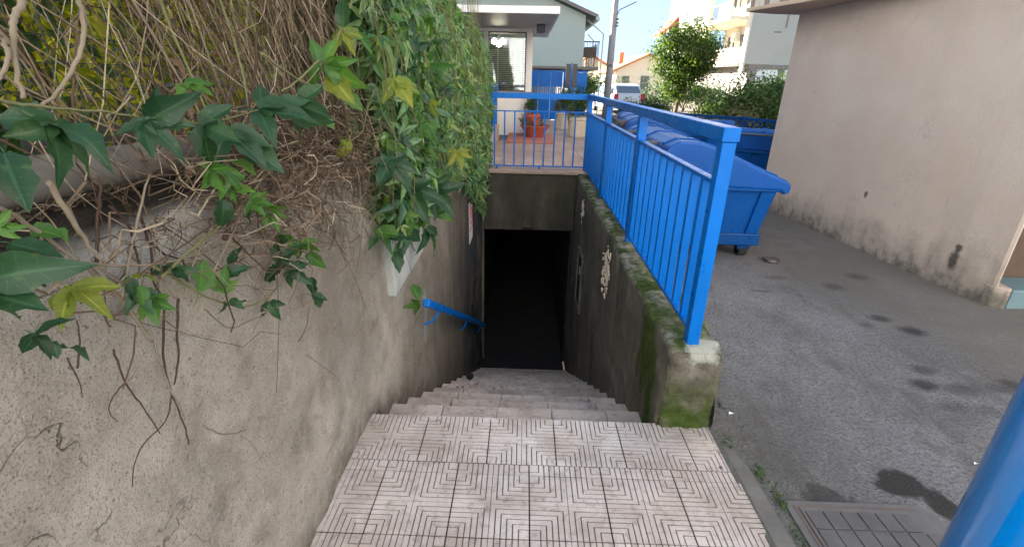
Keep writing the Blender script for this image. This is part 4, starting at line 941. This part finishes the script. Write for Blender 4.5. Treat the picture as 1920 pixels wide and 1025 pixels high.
# ================================================================== GARDEN BEHIND THE FENCE
rg_ = random.Random(9)
def garden_bush(c, r, n, size, mat, seed, lab):
    t = thing('garden_bush', lab, 'shrub', (c[0], c[1], 1.2), 'garden bushes behind the fence')
    sm = MB()
    for k in range(5):
        a = rg_.uniform(0, 6.28); sm.tube([(c[0], c[1], 1.2), (c[0]+math.cos(a)*r[0]*.5, c[1]+math.sin(a)*r[1]*.5, c[2]+r[2]*.4)], .02, 5, True, .008)
    sm.build('stem', 'bark', t); put('crown', crown_mesh('crown', c, r, n, size, mat, seed, 26, .3, .25), t)
garden_bush((-1.55, 2.15, 1.95), (.45, .55, .75), 2000, .075, 'garden_leaf', 71, 'sunlit yellow leaved bush close behind the wire fence')
garden_bush((-1.7, 3.4, 1.95), (.5, .7, .75), 2400, .08, 'garden_leaf', 72, 'yellow green bush behind the densest dry stems')
garden_bush((-1.75, 1.3, 1.9), (.5, .45, .8), 2600, .085, 'hedge_leaf', 75, 'dark green bush close behind the wire fence at far left')
garden_bush((-3.3, 1.0, 2.0), (.6, .6, .8), 1800, .09, 'garden_leaf', 76, 'yellow bush behind the dark green one at far left')
garden_bush((-2.9, 3.1, 1.9), (.7, .6, .8), 2600, .09, 'garden_leaf', 77, 'broad sunlit yellow bush in the middle of the garden')
garden_bush((-5.2, 5.0, 2.1), (1.5, .5, 1.0), 4200, .12, 'hedge_leaf', 78, 'wide dark bush along the foot of the added shade block')
garden_bush((-2.4, .55, 1.9), (.5, .55, .75), 800, .085, 'garden_leaf', 73, 'sparse yellowish bush behind the fence at far left')
garden_bush((-3.5, .3, 2.0), (.7, .7, .8), 1400, .12, 'hedge_leaf', 74, 'green bush deeper in the garden behind the fence')

gh = thing('garden_hedge', 'long dark hedge at the far side of the garden left of the fence', 'hedge', (-6, -1, 1.2))
hm = MB()
for k in range(9): hm.tube([(-6, -5+k, 1.2), (-6.05, -4.95+k, 1.9), (-5.9, -4.8+k, 2.6)], .03, 5, True, .01)
hm.build('stem', 'bark', gh)
put('crown', crown_mesh('crown', (-6, -.8, 2.25), (.7, 5.2, 1.15), 9000, .17, 'hedge_leaf', 79, 120, .22, .2), gh)

# ================================================================== VINES
def leaf_mesh(name, lobes, mat, seed, curl=.18):
    """lobes: (angle from the tip direction, length, width); unit leaf with its base at the origin, tip along +Y, face +Z"""
    rr = random.Random(seed); V, F, UV = [], [], []
    nr, cols = 9, (-1, -.5, 0, .5, 1)
    for li, (ang, L, Wd) in enumerate(lobes):
        o = len(V); ca, sa = math.cos(R(ang)), math.sin(R(ang)); dz = .004*li; dr = rr.uniform(.3, 1.8)*curl; tw = rr.uniform(-.45, .45); ph = rr.uniform(0, 6.28); bend = rr.uniform(-.16, .16)
        for i in range(nr):
            t = i/(nr-1)
            wv = Wd*(.30*(1-t)**2+math.sin(math.pi*min(1, t*.90+.10))**(.95 if t < .6 else 1.15))*(1 if 0 < i < nr-1 else (.35 if i == 0 else .02))
            z = -dr*t*t*L+.05*math.sin(t*6+ph)*L*.5
            for j, s in enumerate(cols):
                e = 1+(.13*math.sin(t*17+ph+j*2.1) if abs(s) == 1 else 0)
                x = s*wv*.5*e+bend*t*t*L; yv = t*L-abs(s)*.02*L
                zz = z+dz+abs(s)**1.5*wv*.20+s*tw*wv*t+(.09*wv*math.sin(t*19+ph+3*s) if abs(s) == 1 else 0)
                V.append((x*ca+yv*sa, yv*ca-x*sa, zz)); UV.append((s*.5, t))
        for i in range(nr-1):
            for j in range(4):
                a = o+i*5+j; F.append((a, a+1, a+6, a+5))
    o = len(V)                                                   # petiole
    for i in range(5):
        t = i/4
        for a in (0, 2.1, 4.2): V.append((.012*math.cos(a)+.05*math.sin(t*2), -t*.42, .012*math.sin(a)-.10*t*t)); UV.append((.01, .3))
    for i in range(4):
        for j in range(3): F.append((o+i*3+j, o+i*3+(j+1) % 3, o+(i+1)*3+(j+1) % 3, o+(i+1)*3+j))
    me = bpy.data.meshes.new(name); me.from_pydata(V, [], F); me.update()
    uvl = me.uv_layers.new(name='uv'); idx = np.empty(len(me.loops), np.int32); me.loops.foreach_get('vertex_index', idx)
    uvl.data.foreach_set('uv', np.array(UV, np.float32)[idx].ravel())
    me.polygons.foreach_set('use_smooth', [True]*len(me.polygons)); me.materials.append(M[mat]); return me
FIVE = [(0, 1, .34), (48, .88, .30), (-48, .88, .30), (98, .62, .25), (-98, .62, .25)]
THREE = [(0, 1, .38), (56, .8, .33), (-56, .8, .33)]
ONE = [(0, 1, .48)]
LM = {}
for mt in ('vine_leaf_dark', 'vine_leaf_bright', 'vine_leaf_yellow'):
    for nm, lb in ((5, FIVE), (3, THREE), (1, ONE)):
        for sd in range(3): LM[mt, nm, sd] = leaf_mesh('leaf', [(a+random.uniform(-7, 7), L*random.uniform(.88, 1.1), w_*random.uniform(.9, 1.12)) for a, L, w_ in lb], mt, sd*7+nm, [.10, .22, .34][sd])

vn = thing('climbing_vine', 'climbing vine with big dark lobed leaves and dry stems hanging over the left wall', 'vine', (-.75, .9, WT))
rl = random.Random(21)
def frame_to(p, tip, nrm, size):
    tip = tip.normalized(); n_ = (nrm-tip*nrm.dot(tip)).normalized(); x = tip.cross(n_)
    return Matrix(((x.x*size, tip.x*size, n_.x*size, p.x), (x.y*size, tip.y*size, n_.y*size, p.y), (x.z*size, tip.z*size, n_.z*size, p.z), (0, 0, 0, 1)))
def px_leaf(px, py, ang, size_px, xp, nl, mt, parent=None, tilt=.6, sd=None):
    p = at_x(px, py, xp); d = (p-Vector((0, 0, EYE))); dep = d.dot(CF)
    tip = CR*math.cos(R(ang))+CU*math.sin(R(ang)); n_ = -d.normalized()+Vector((rl.gauss(0, tilt), rl.gauss(0, tilt), abs(rl.gauss(0, tilt))))
    tip = tip+CF*rl.uniform(-.25, .25)
    put('leaf', LM[mt, nl, rl.randrange(3) if sd is None else sd], parent or vn, at=frame_to(p, tip, n_, size_px*dep/FPX))
D_, Bt, Yl = 'vine_leaf_dark', 'vine_leaf_bright', 'vine_leaf_yellow'
for q in [(100, 234, -78, 118, -.60, 5, D_), (98, 236, 168, 105, -.61, 1, D_), (8, 285, -62, 120, -.59, 1, D_), (100, 232, -15, 112, -.60, 1, D_), (272, 228, -38, 95, -.60, 5, D_), (274, 226, 62, 62, -.61, 1, D_),
          (275, 228, 14, 100, -.60, 1, D_), (378, 235, -20, 92, -.60, 3, D_), (380, 236, 72, 62, -.61, 1, D_), (385, 240, -100, 72, -.60, 1, D_), (345, 160, -20, 70, -.66, 3, Bt), (430, 245, -48, 100, -.61, 3, D_),
          (460, 262, -45, 82, -.60, 1, D_), (488, 205, -10, 105, -.60, 3, D_), (515, 205, 20, 60, -.61, 1, D_), (492, 205, 96, 55, -.61, 1, D_), (560, 195, -22, 80, -.60, 3, D_), (570, 200, 80, 55, -.62, 1, D_), (545, 212, -32, 72, -.60, 1, D_), (600, 215, -40, 45, -.60, 1, Bt),
          (0, 425, 0, 48, -.62, 3, Bt), (20, 455, -18, 82, -.61, 1, D_), (12, 482, -35, 95, -.61, 1, D_), (-30, 525, 4, 152, -.60, 1, D_), (-30, 548, -14, 120, -.60, 3, D_), (-10, 575, -22, 60, -.60, 1, D_), (60, 428, -12, 62, -.64, 1, Bt), (105, 428, -20, 30, -.64, 1, Bt),
          (138, 540, -35, 92, -.60, 3, Yl), (136, 542, 188, 64, -.605, 1, Yl), (136, 545, -82, 58, -.60, 1, Yl), (66, 626, 24, 66, -.60, 1, D_), (66, 624, -118, 48, -.605, 1, D_), (66, 630, -42, 62, -.60, 1, D_), (108, 652, 14, 62, -.605, 1, D_), (100, 640, -66, 36, -.60, 1, D_),
          (258, 548, -50, 50, -.64, 3, D_), (285, 560, -75, 60, -.64, 5, Bt), (250, 520, 20, 46, -.63, 1, Yl), (262, 535, -60, 36, -.63, 1, Bt), (240, 520, -80, 50, -.65, 1, 'vine_leaf_dark'),
          (372, 545, 86, 72, -.66, 1, Bt), (412, 545, 70, 52, -.65, 3, Bt), (420, 520, 30, 46, -.66, 1, D_), (418, 520, -76, 40, -.65, 1, Yl), (430, 500, 60, 45, -.66, 1, D_), (310, 500, -30, 60, -.67, 3, D_), (325, 515, 10, 42, -.67, 1, D_),
          (528, 505, 205, 50, -.65, 1, D_), (520, 490, 40, 55, -.65, 3, D_), (545, 500, -48, 50, -.65, 3, D_), (550, 470, 118, 40, -.65, 1, Bt), (560, 462, -12, 52, -.645, 3, Bt), (575, 475, -35, 40, -.645, 1, Bt), (585, 520, -100, 42, -.65, 1, D_), (585, 552, -20, 32, -.65, 1, D_), (590, 555, -70, 30, -.65, 1, D_), (506, 566, -70, 40, -.655, 3, D_), (462, 565, 200, 26, -.66, 1, D_), (432, 560, -40, 30, -.655, 1, D_), (420, 565, -95, 32, -.655, 1, D_), (540, 450, 170, 30, -.65, 1, D_),
          (392, 318, -58, 62, -.62, 3, Bt), (415, 320, -85, 66, -.61, 5, Bt), (432, 352, -10, 52, -.61, 3, Bt), (472, 378, -5, 46, -.62, 5, Bt), (500, 392, 4, 58, -.62, 5, Bt), (470, 392, -110, 40, -.62, 1, D_), (420, 375, -100, 60, -.63, 1, D_), (505, 400, -60, 40, -.62, 3, Bt), (440, 300, -30, 60, -.62, 1, Bt),
          (597, 118, 105, 46, -.60, 1, Bt), (598, 122, -110, 48, -.60, 1, Bt), (610, 120, 4, 62, -.60, 3, Bt), (618, 132, -55, 84, -.60, 1, Yl), (612, 124, -30, 70, -.60, 1, Bt), (648, 175, -42, 50, -.60, 1, Bt), (642, 50, 85, 55, -.60, 1, D_), (642, 58, -60, 52, -.60, 3, Yl), (665, 58, -50, 60, -.6, 1, Bt),
          (655, 262, -120, 44, -.60, 1, Yl), (648, 270, 110, 24, -.60, 1, Yl)]:
    px_leaf(*q)

# stems that can be followed one by one: pixel run, distance of its plane, thickness, material
def stem(run, xp, r, mat, taper=None, name='stem', parent=None):
    pts = [at_x(q[0], q[1], q[2] if len(q) > 2 else xp) for q in run]
    out = []
    for i in range(len(pts)-1):                                  # Catmull-Rom
        p0, p1, p2, p3 = pts[max(i-1, 0)], pts[i], pts[i+1], pts[min(i+2, len(pts)-1)]
        for k in range(5):
            t = k/5; out.append(.5*((2*p1)+(p2-p0)*t+(2*p0-5*p1+4*p2-p3)*t*t+(3*p1-p0-3*p2+p3)*t**3)+Vector((rl.gauss(0, r*.25), rl.gauss(0, r*.25), rl.gauss(0, r*.25))))
    out.append(pts[-1]); MB().tube(out, r, 6, True, taper).build(name, mat, parent or vn, smooth=True)
for run, xp, r, mat in [
    ([(-20, 186), (60, 198), (140, 205), (215, 212), (268, 222)], -.61, .0028, 'green_stem'), ([(268, 222), (320, 214), (380, 232), (490, 205)], -.605, .002, 'green_stem'),
    ([(660, 0), (648, 40), (628, 75), (598, 112), (560, 150), (528, 172)], -.60, .0042, 'green_stem'), ([(628, 75), (600, 125), (545, 190), (520, 205)], -.60, .0025, 'green_stem'),
    ([(490, 100), (560, 150), (640, 180), (700, 190), (720, 202)], -.60, .0032, 'green_stem'), ([(720, 60), (705, 160), (690, 200), (680, 245), (655, 265)], -.60, .003, 'green_stem'),
    ([(44, -10), (30, 30), (24, 60), (32, 120), (42, 185)], -.60, .0045, 'pale_stem'), ([(-6, 60), (14, 90), (10, 130), (-4, 150)], -.60, .0035, 'pale_stem'), ([(146, -10), (158, 40), (152, 95), (118, 162), (70, 205)], -.61, .0038, 'pale_stem'),
    ([(92, 340), (130, 405), (160, 450), (194, 492)], -.62, .0042, 'pale_stem'), ([(-10, 385), (60, 425), (120, 470), (178, 512)], -.63, .0034, 'pale_stem'), ([(-10, 480), (90, 485), (200, 497), (300, 495), (390, 470)], -.655, .003, 'pale_stem'),
    ([(182, 500), (182, 430), (188, 360), (184, 330)], -.69, .003, 'dark_stem'), ([(205, 385), (240, 420), (255, 470), (262, 500)], -.69, .0028, 'dark_stem'), ([(258, 380), (272, 430), (284, 470), (286, 520), (306, 560)], -.69, .0028, 'dark_stem'),
    ([(160, 495), (210, 545), (250, 590), (285, 640)], -.68, .0046, 'pale_stem'), ([(180, 500), (260, 555), (285, 600)], -.67, .003, 'pale_stem'), ([(280, 498), (330, 522), (400, 562), (470, 572), (520, 540), (545, 500)], -.66, .003, 'green_stem'),
    ([(385, 580), (430, 615), (470, 600), (500, 590)], -.69, .0016, 'green_stem'), ([(310, 560), (306, 620), (308, 680), (320, 735), (340, 780), (354, 832)], -.695, .0026, 'dark_stem'), ([(334, 560), (332, 620), (334, 680), (326, 720)], -.695, .0028, 'dark_stem'),
    ([(290, 640), (300, 680), (322, 735), (345, 780)], -.69, .0024, 'pale_stem'), ([(212, 655), (236, 718), (268, 762), (300, 812)], -.695, .0018, 'dark_stem'), ([(235, 715), (208, 750), (206, 775), (222, 790)], -.695, .0013, 'dark_stem'), ([(322, 740), (310, 790), (270, 830), (252, 870), (248, 912)], -.695, .0015, 'dark_stem'),
    ([(382, 798), (412, 812), (440, 812), (462, 806)], -.665, .0026, 'pale_stem'), ([(450, 815), (476, 835), (492, 868)], -.69, .0010, 'pale_stem'), ([(560, 640), (575, 610), (580, 575)], -.69, .0014, 'dark_stem'), ([(575, 665), (610, 690), (630, 705)], -.69, .001, 'dark_stem'),
    ([(145, 690), (150, 640), (144, 600)], -.69, .0016, 'dark_stem'), ([(125, 670), (148, 715), (155, 745)], -.7, .0012, 'dark_stem'), ([(815, 455), (828, 510), (818, 545), (800, 572), (780, 600)], -.60, .0028, 'green_stem'), ([(722, 350), (745, 400), (760, 440), (778, 470)], -.58, .0048, 'dark_stem'),
    ([(742, 375), (762, 480), (786, 540)], -.60, .0018, 'green_stem'), ([(245, 180), (225, 205), (200, 222), (250, 245)], -.63, .0018, 'pale_stem'), ([(480, 60), (480, 130), (470, 190), (462, 240)], -.66, .004, 'dark_stem'),
    ([(560, 430), (640, 400), (700, 380)], -.65, .0022, 'pale_stem'), ([(300, 520), (380, 450), (440, 400), (480, 350)], -.655, .0035, 'green_stem'), ([(430, 380), (395, 430), (360, 500), (345, 560)], -.66, .003, 'pale_stem'), ([(395, 520), (440, 430), (470, 370), (500, 320)], -.655, .0026, 'pale_stem'),
    ([(230, 560), (245, 470), (262, 395), (280, 330)], -.655, .003, 'pale_stem'), ([(420, 450), (470, 330), (540, 260)], -.66, .006, 'dark_stem')]:
    stem(run, xp, r, mat, r*.55)

# the thousands of thin dry stems hanging over the fence and the wall head
rs_ = random.Random(77)
dm = MB()
def dry(y0, z0, y1, z1, x0, x1, r, wob=.03, k=7):
    ph = rs_.uniform(0, 6.28); pts = []
    for i in range(k+1):
        t = i/k; pts.append((x0+(x1-x0)*t+.5*wob*math.sin(ph+t*5)+rs_.gauss(0, wob*.12), y0+(y1-y0)*t+wob*math.sin(ph*1.7+t*4)+rs_.gauss(0, wob*.15), z0+(z1-z0)*t+rs_.gauss(0, wob*.1)))
    dm.tube(pts, r, 3, False, r*.6)
for i in range(1350):                                             # hanging curtain
    y0 = rs_.uniform(.05, 2.6) if i % 3 else rs_.uniform(1.0, 2.6)
    if rs_.random() < (.5 if y0 < .95 else .38 if y0 < 1.4 else 0): continue
    z0 = rs_.uniform(1.55, 2.7); z1 = z0-rs_.uniform(.25, .95); z1 = max(z1, 1.18+rs_.gauss(0, .06))
    dy = rs_.gauss(.16, .26)*(z0-z1)
    xb = rs_.uniform(-.86, -.70)+(.05 if y0 > 1.5 else 0)
    dry(y0-dy, z0, y0+dy*1.6, z1, xb, xb+rs_.uniform(-.02, .07), rs_.choice((.0007, .0009, .0011, .0014, .0018, .0024)), rs_.choice((.03, .05, .09)))
for i in range(420):                                              # the darker thicket next to the leaves
    y0 = rs_.uniform(1.25, 2.7); z0 = rs_.uniform(1.3, 2.5); xb = rs_.uniform(-.95, -.68)
    dry(y0, z0, y0+rs_.gauss(.1, .2), z0-rs_.uniform(.2, .7), xb, xb+rs_.uniform(-.05, .08), rs_.uniform(.001, .0028), .05)
for i in range(300):                                              # tangle drooping over the wall head
    y0 = rs_.triangular(.62, 2.35, 1.5); z0 = rs_.uniform(1.26, 1.48); z1 = z0-abs(rs_.gauss(.15, .16))
    z1 = max(z1, .93 if y0 > 1.2 else 1.06)
    dry(y0, z0, y0+rs_.gauss(.14, .24), z1, rs_.uniform(-.74, -.64), rs_.uniform(-.70, -.60), rs_.choice((.0009, .0013, .0018, .0026)), .07, 9)
for i in range(170):                                              # curls lying along the wall
    y0 = rs_.uniform(.7, 2.3); z0 = rs_.uniform(1.15, 1.42)
    dry(y0, z0, y0+rs_.uniform(.2, .65), z0+rs_.gauss(-.10, .12), rs_.uniform(-.71, -.62), rs_.uniform(-.69, -.60), rs_.choice((.0011, .0015, .0021)), .12, 11)
for i in range(220):                                              # litter of twigs on the wall head
    y0 = rs_.uniform(.1, 1.7); a = rs_.gauss(0, .6); L = rs_.uniform(.05, .25)
    dry(y0, WT+rs_.uniform(0, .05), y0+L*math.cos(a), WT+rs_.uniform(0, .05), -.79+rs_.uniform(-.04, .06), -.79+L*math.sin(a)*.4, rs_.uniform(.0008, .002), .02, 5)
dm.build('dry_stems', 'dry_stem', vn, kind='stuff')
for i in range(34):                                               # woody stems among them
    y0 = rs_.uniform(.15, 2.5); z0 = rs_.uniform(2.0, 2.7); z1 = rs_.uniform(1.2, 1.6); xb = rs_.uniform(-.84, -.68); lean = rs_.gauss(.22, .28); ph = rs_.uniform(0, 6.28); pts = []
    for k in range(13):
        t = k/12; pts.append((xb+.04*t+.025*math.sin(ph+t*6), y0+lean*t+.04*math.sin(ph*1.3+t*7), z0+(z1-z0)*t))
    MB().tube(pts, rs_.uniform(.0026, .006), 7, True, .0016).build('woody_stem', rs_.choice(('dark_stem', 'pale_stem', 'dark_stem', 'green_stem')), vn, smooth=True)
DLV = [(rs_.uniform(-.82, -.64), rs_.uniform(.9, 2.6), rs_.triangular(1.15, 2.2, 1.4)) for _ in range(110)]
put('dead_leaves', raw_mesh('dead_leaves', *leaf_cards(DLV, [(1, -.4, .2)]*len(DLV), .026, 17, .5), 'dry_leaf'), vn, kind='stuff')

# ---- the green mass
gm = thing('climber_mass', 'dense green climbing plant bulging over the left wall above the sign box', 'climbing plant', (-.65, 4, .6))
XS = [(-.3, -.545), (0, -.52), (.65, -.44), (1.36, -.41), (1.64, -.425), (1.91, -.48), (2.12, -.62), (2.31, -.85), (2.7, -1.15), (3.2, -1.35)]
ZB = [(1.7, 1.25), (1.95, 1.0), (2.15, .84), (2.5, .76), (2.9, .84), (3.6, .80), (4.4, .66), (4.8, .42), (5.4, .12), (5.9, -.08), (6.6, -.1)]
def lerp_tab(k, v):
    if v <= k[0][0]: return k[0][1]
    for (a, xa), (b_, xb) in zip(k, k[1:]):
        if v <= b_: return xa+(xb-xa)*(v-a)/(b_-a)
    return k[-1][1]
def mass_x(y, z):
    near = max(0, min(1, (5.8-y)/3.6))
    return lerp_tab(XS, z)*(1-near)+(max(lerp_tab(XS, z)-.10, -.60-max(0, z-1.95)*.35))*near-.02+.05*fbm((y*1.3, z*1.5, 4))+.03*fbm((y*4, z*4, 8))
rm = random.Random(55)
PTS, NRM = [], []
top_left = []
while len(PTS) < 9500:
    y = rm.uniform(1.75, 6.6) if rm.random() < .8 else rm.uniform(1.75, 3.4)
    zb = lerp_tab(ZB, y); z = zb+(3.05-zb)*rm.random()
    ymin = 2.02-.16*(z-1.2)+.10*fbm((z*3, 1, 1))
    if y < ymin+abs(rm.gauss(0, .10)): continue
    if z < zb+abs(rm.gauss(0, .10))+.12*fbm((y*3.5, 0, 2)): continue
    dens = .3+1.5*fbm((y*2.6, z*2.6, 15))
    if rm.random() > .75+dens*.5: continue
    dep = abs(rm.gauss(0, .11)); x = mass_x(y, z)-dep+(.02 if rm.random() < .2 else 0)
    if z < 1.3: x = max(x, wall_x(y)+.03)
    if y > YW-.05 and z < .45: continue
    PTS.append((x, y, z)); NRM.append((.75, -.35, .25 if z < 1.9 else .8))
order = sorted(range(len(PTS)), key=lambda i: PTS[i][1])
# the nearest leaves are single lobed leaves, the rest one foliage mesh
near_ids = [i for i in order if PTS[i][1] < 3.4 and PTS[i][0] > mass_x(PTS[i][1], PTS[i][2])-.05][:1200]
rm.shuffle(near_ids); near_ids = near_ids[:285]; ns = set(near_ids)
for i in near_ids:
    p = Vector(PTS[i])+Vector((.02, 0, 0)); tip = Vector((rm.gauss(.1, .5), rm.gauss(-.1, .6), -.6+rm.gauss(0, .5))); n_ = Vector((.8, -.55, .35))+Vector((rm.gauss(0, .35), rm.gauss(0, .35), rm.gauss(0, .3)))
    mt = rm.choices((D_, Bt, Yl), (.42, .55, .03))[0]
    put('leaf', LM[mt, rm.choice((5, 5, 3, 3, 1)), rm.randrange(3)], gm, at=frame_to(p, tip, n_, rm.uniform(.06, .115)))
rest = [i for i in range(len(PTS)) if i not in ns]
# three narrow lobes per leaf
rg = np.random.default_rng(8); P = np.array([PTS[i] for i in rest]); N = np.array([NRM[i] for i in rest])
nsz = len(P); N = N+rg.normal(0, .45, N.shape); N /= np.linalg.norm(N, axis=1, keepdims=True)
T = rg.normal(0, .8, N.shape); T[:, 2] -= .8; T -= N*(T*N).sum(1, keepdims=True); T /= np.linalg.norm(T, axis=1, keepdims=True); S = np.cross(N, T)
Ls = rg.uniform(.06, .115, (nsz, 1))*rg.choice([.8, 1, 1.4], (nsz, 1), p=[.35, .4, .25]); VV, FF = [], []
for k, (ang, f) in enumerate(((0, 1), (55, .82), (-55, .82))):
    ca, sa = math.cos(R(ang)), math.sin(R(ang)); D = T*ca+S*sa; Q = np.cross(N, D); L = Ls*f*rg.uniform(.8, 1.15, (nsz, 1)); dr = rg.uniform(.05, .35, (nsz, 1))
    VV += [P+N*.002*k, P+D*L*.4+Q*L*.17+N*L*.08, P+D*L-N*L*dr, P+D*L*.4-Q*L*.17+N*L*.08]
V = np.stack(VV, 1)                                            # (n,12,3); share the base so that a leaf is one island
V = np.delete(V, (4, 8), axis=1).reshape(-1, 3); i = np.arange(nsz)*10
F = np.concatenate([np.stack([i, i+1, i+2], 1), np.stack([i, i+2, i+3], 1), np.stack([i, i+4, i+5], 1), np.stack([i, i+5, i+6], 1), np.stack([i, i+7, i+8], 1), np.stack([i, i+8, i+9], 1)])
o = put('foliage', raw_mesh('foliage', V, F, 'climber_leaf'), gm, kind='stuff')
# old leaves and stems inside
INN = []
while len(INN) < 3800:
    y = rm.uniform(1.9, 6.6); z = rm.uniform(max(1.25, lerp_tab(ZB, y)+.1), 3.1); INN.append((mass_x(y, z)-rm.uniform(.12, .42), y, z))
put('inner_foliage', raw_mesh('inner_foliage', *leaf_cards(INN, [(.8, -.4, .3)]*len(INN), .15, 91, .7), 'climber_leaf'), gm, kind='stuff')
sm = MB()
for k in range(170):
    y = rm.uniform(1.9, 6.0); z0 = rm.uniform(1.0, 3.0); pts = []
    for i in range(8):
        zz = z0-i*.10; yy_ = y+.06*math.sin(i*.9+k); zz = max(zz, lerp_tab(ZB, yy_)+.02); pts.append((max(mass_x(yy_, zz)+.015+.02*math.sin(i*1.3+k), wall_x(yy_)+.02), yy_, zz))
    sm.tube(pts, rm.uniform(.0012, .0028), 4, False)
sm.build('thin_stems', 'green_stem', gm, kind='stuff', smooth=True)
for q in [(740, 150, -62, 66, -.50, 3, Yl), (858, 285, -70, 40, -.42, 5, Yl), (795, 235, -60, 40, -.47, 3, Bt), (745, 440, 170, 50, -.57, 1, Bt), (760, 430, -100, 62, -.56, 3, D_), (800, 430, -60, 58, -.56, 3, D_), (815, 400, 30, 50, -.55, 3, Bt), (745, 470, -85, 40, -.60, 1, D_),
          (786, 570, 190, 36, -.60, 3, Bt), (784, 560, 110, 36, -.60, 1, Bt), (730, 300, -60, 80, -.55, 5, D_), (770, 350, -75, 80, -.54, 5, D_), (815, 355, -50, 70, -.52, 5, D_)]:
    px_leaf(*q, parent=gm)

# ================================================================== DRAIN COVER, LITTER
dc = thing('drain_cover', 'cast iron drain cover with paved infill set in the asphalt', 'drain cover', (1.36, 1.2, 0))
MB().prism([(1.075, .86), (1.645, .86), (1.645, 1.43), (1.60, 1.475), (1.075, 1.475)], -.05, .008).build('frame', 'cast_iron', dc, bevel=.004)
MB().prism([(1.105, .885), (1.620, .885), (1.620, 1.415), (1.582, 1.450), (1.105, 1.450)], .0082, .0105).build('gap', 'grout_dirt', dc)
MB().prism([(1.118, .897), (1.608, .897), (1.608, 1.405), (1.574, 1.437), (1.118, 1.437)], .0107, .016).build('rim', 'cast_iron', dc, bevel=.002)
rd = random.Random(4)
for j in range(6):
    for k in range(7):
        x0 = 1.132+k*.0665; y0 = .91+j*.085
        if x0+.06 > 1.60 or (j == 5 and k == 6): continue
        put('paver', MB().box(x0, x0+.061, y0, y0+.079, .0161, .0195+rd.uniform(0, .002)).mesh('paver', 'iron_fill'), dc)
MB().box(1.15, 1.21, 1.10, 1.125, .0162, .023).build('lifting_slot', 'grout_dirt', dc)

bl_ = bpy.data.meshes.new('ball'); bm = bmesh.new(); bmesh.ops.create_icosphere(bm, subdivisions=3, radius=.034)
for v in bm.verts: v.co += v.co.normalized()*.004*fbm(v.co*30)
bm.to_mesh(bl_); bm.free(); bl_.materials.append(M['rubber']); bo = put('ball', bl_); bo.location = (-.415, 3.515, -.875+.033)
tag(bo, 'small black ball lying at the left end of a stair step', 'ball')
lv = []
for k in range(70):
    n = rd.choice((4, 5, 5, 6, 6, 7, 8)); lv.append((rd.triangular(-.55, .2, -.35), Y0+TREAD*(n-1)+rd.uniform(.01, .28), -RISE*n+.008))
o = put('leaf_litter', raw_mesh('leaf_litter', *leaf_cards(lv, [(0, 0, 1)]*len(lv), .035, 5, .5, 0, .25), 'dry_leaf')); o['kind'] = 'stuff'; o['label'] = 'dry brown leaf litter scattered on the left of the steps'
lt = MB()
for k in range(260):
    if k < 120: x, y = rd.gauss(1.06, .07), rd.gauss(1.98, .14)
    else: x, y = rd.uniform(.98, 3.2), rd.uniform(1.3, 4)
    if x < .96 and y > 1.85 or (1.06 < x < 1.66 and y < 1.49): continue
    s_ = rd.uniform(.0025, .007)*(1.5 if k < 30 else 1); a = rd.uniform(0, 3)
    ca, sa = math.cos(a)*s_, math.sin(a)*s_; lt.add([(x+ca, y+sa, .001), (x-sa*1.2, y+ca*1.2, .001), (x-ca, y-sa, .001), (x+sa, y-ca, .001), (x, y, s_*1.1)], [(0, 1, 4), (1, 2, 4), (2, 3, 4), (3, 0, 4)])
o = lt.build('grit', 'kerb_concrete'); o['kind'] = 'stuff'
for q, sz, lab in (((1.085, 2.015), .014, 'white paper scrap on the asphalt beside the parapet end'), ((2.05, 1.72), .010, 'tiny white litter scrap on the asphalt near the blue pole')):
    tag(MB().add([(q[0]-sz, q[1]-sz*.5, .004), (q[0]+sz, q[1]-sz*.3, .008), (q[0]+sz*.8, q[1]+sz*.6, .004), (q[0]-sz*.7, q[1]+sz*.5, .011)], [(0, 1, 2, 3)]).build('paper_scrap', 'white_sheet'), lab, 'litter')
sn = tag(MB().prism([(1.05, 2.06), (1.078, 2.052), (1.088, 2.075), (1.066, 2.095), (1.046, 2.08)], 0, .022).build('pebble', 'dark_metal', None, bevel=.006), 'dark pebble on the asphalt by the end of the parapet wall', 'pebble')
for q, n, sz, lab in (((1.048, 1.60), 34, .035, 'small green weed in the crack at the kerb strip'), ((1.066, 1.47), 40, .03, 'small weed at the corner of the drain cover frame'), ((.975, 1.80), 26, .028, 'tiny weed between tiled landing and asphalt'), ((1.05, 1.30), 40, .022, 'moss tuft along the drain cover edge')):
    pts = [(q[0]+rd.gauss(0, .012), q[1]+rd.gauss(0, .03), .006+abs(rd.gauss(0, .010))) for _ in range(n)]
    tag(put('weed', raw_mesh('weed', *leaf_cards(pts, [(0, -.3, 1)]*n, sz*.6, n, .5, -.3, .5), 'hedge_leaf')), lab, 'weed')
lid = tag(MB().lathe([(.06, 0), (.075, .012), (.07, .03), (.0, .034)], (2.36, 4.32, 0), 14).build('plastic_lid', 'car_dark'), 'small dark lid lying on the asphalt beside the waste container wheel', 'lid')
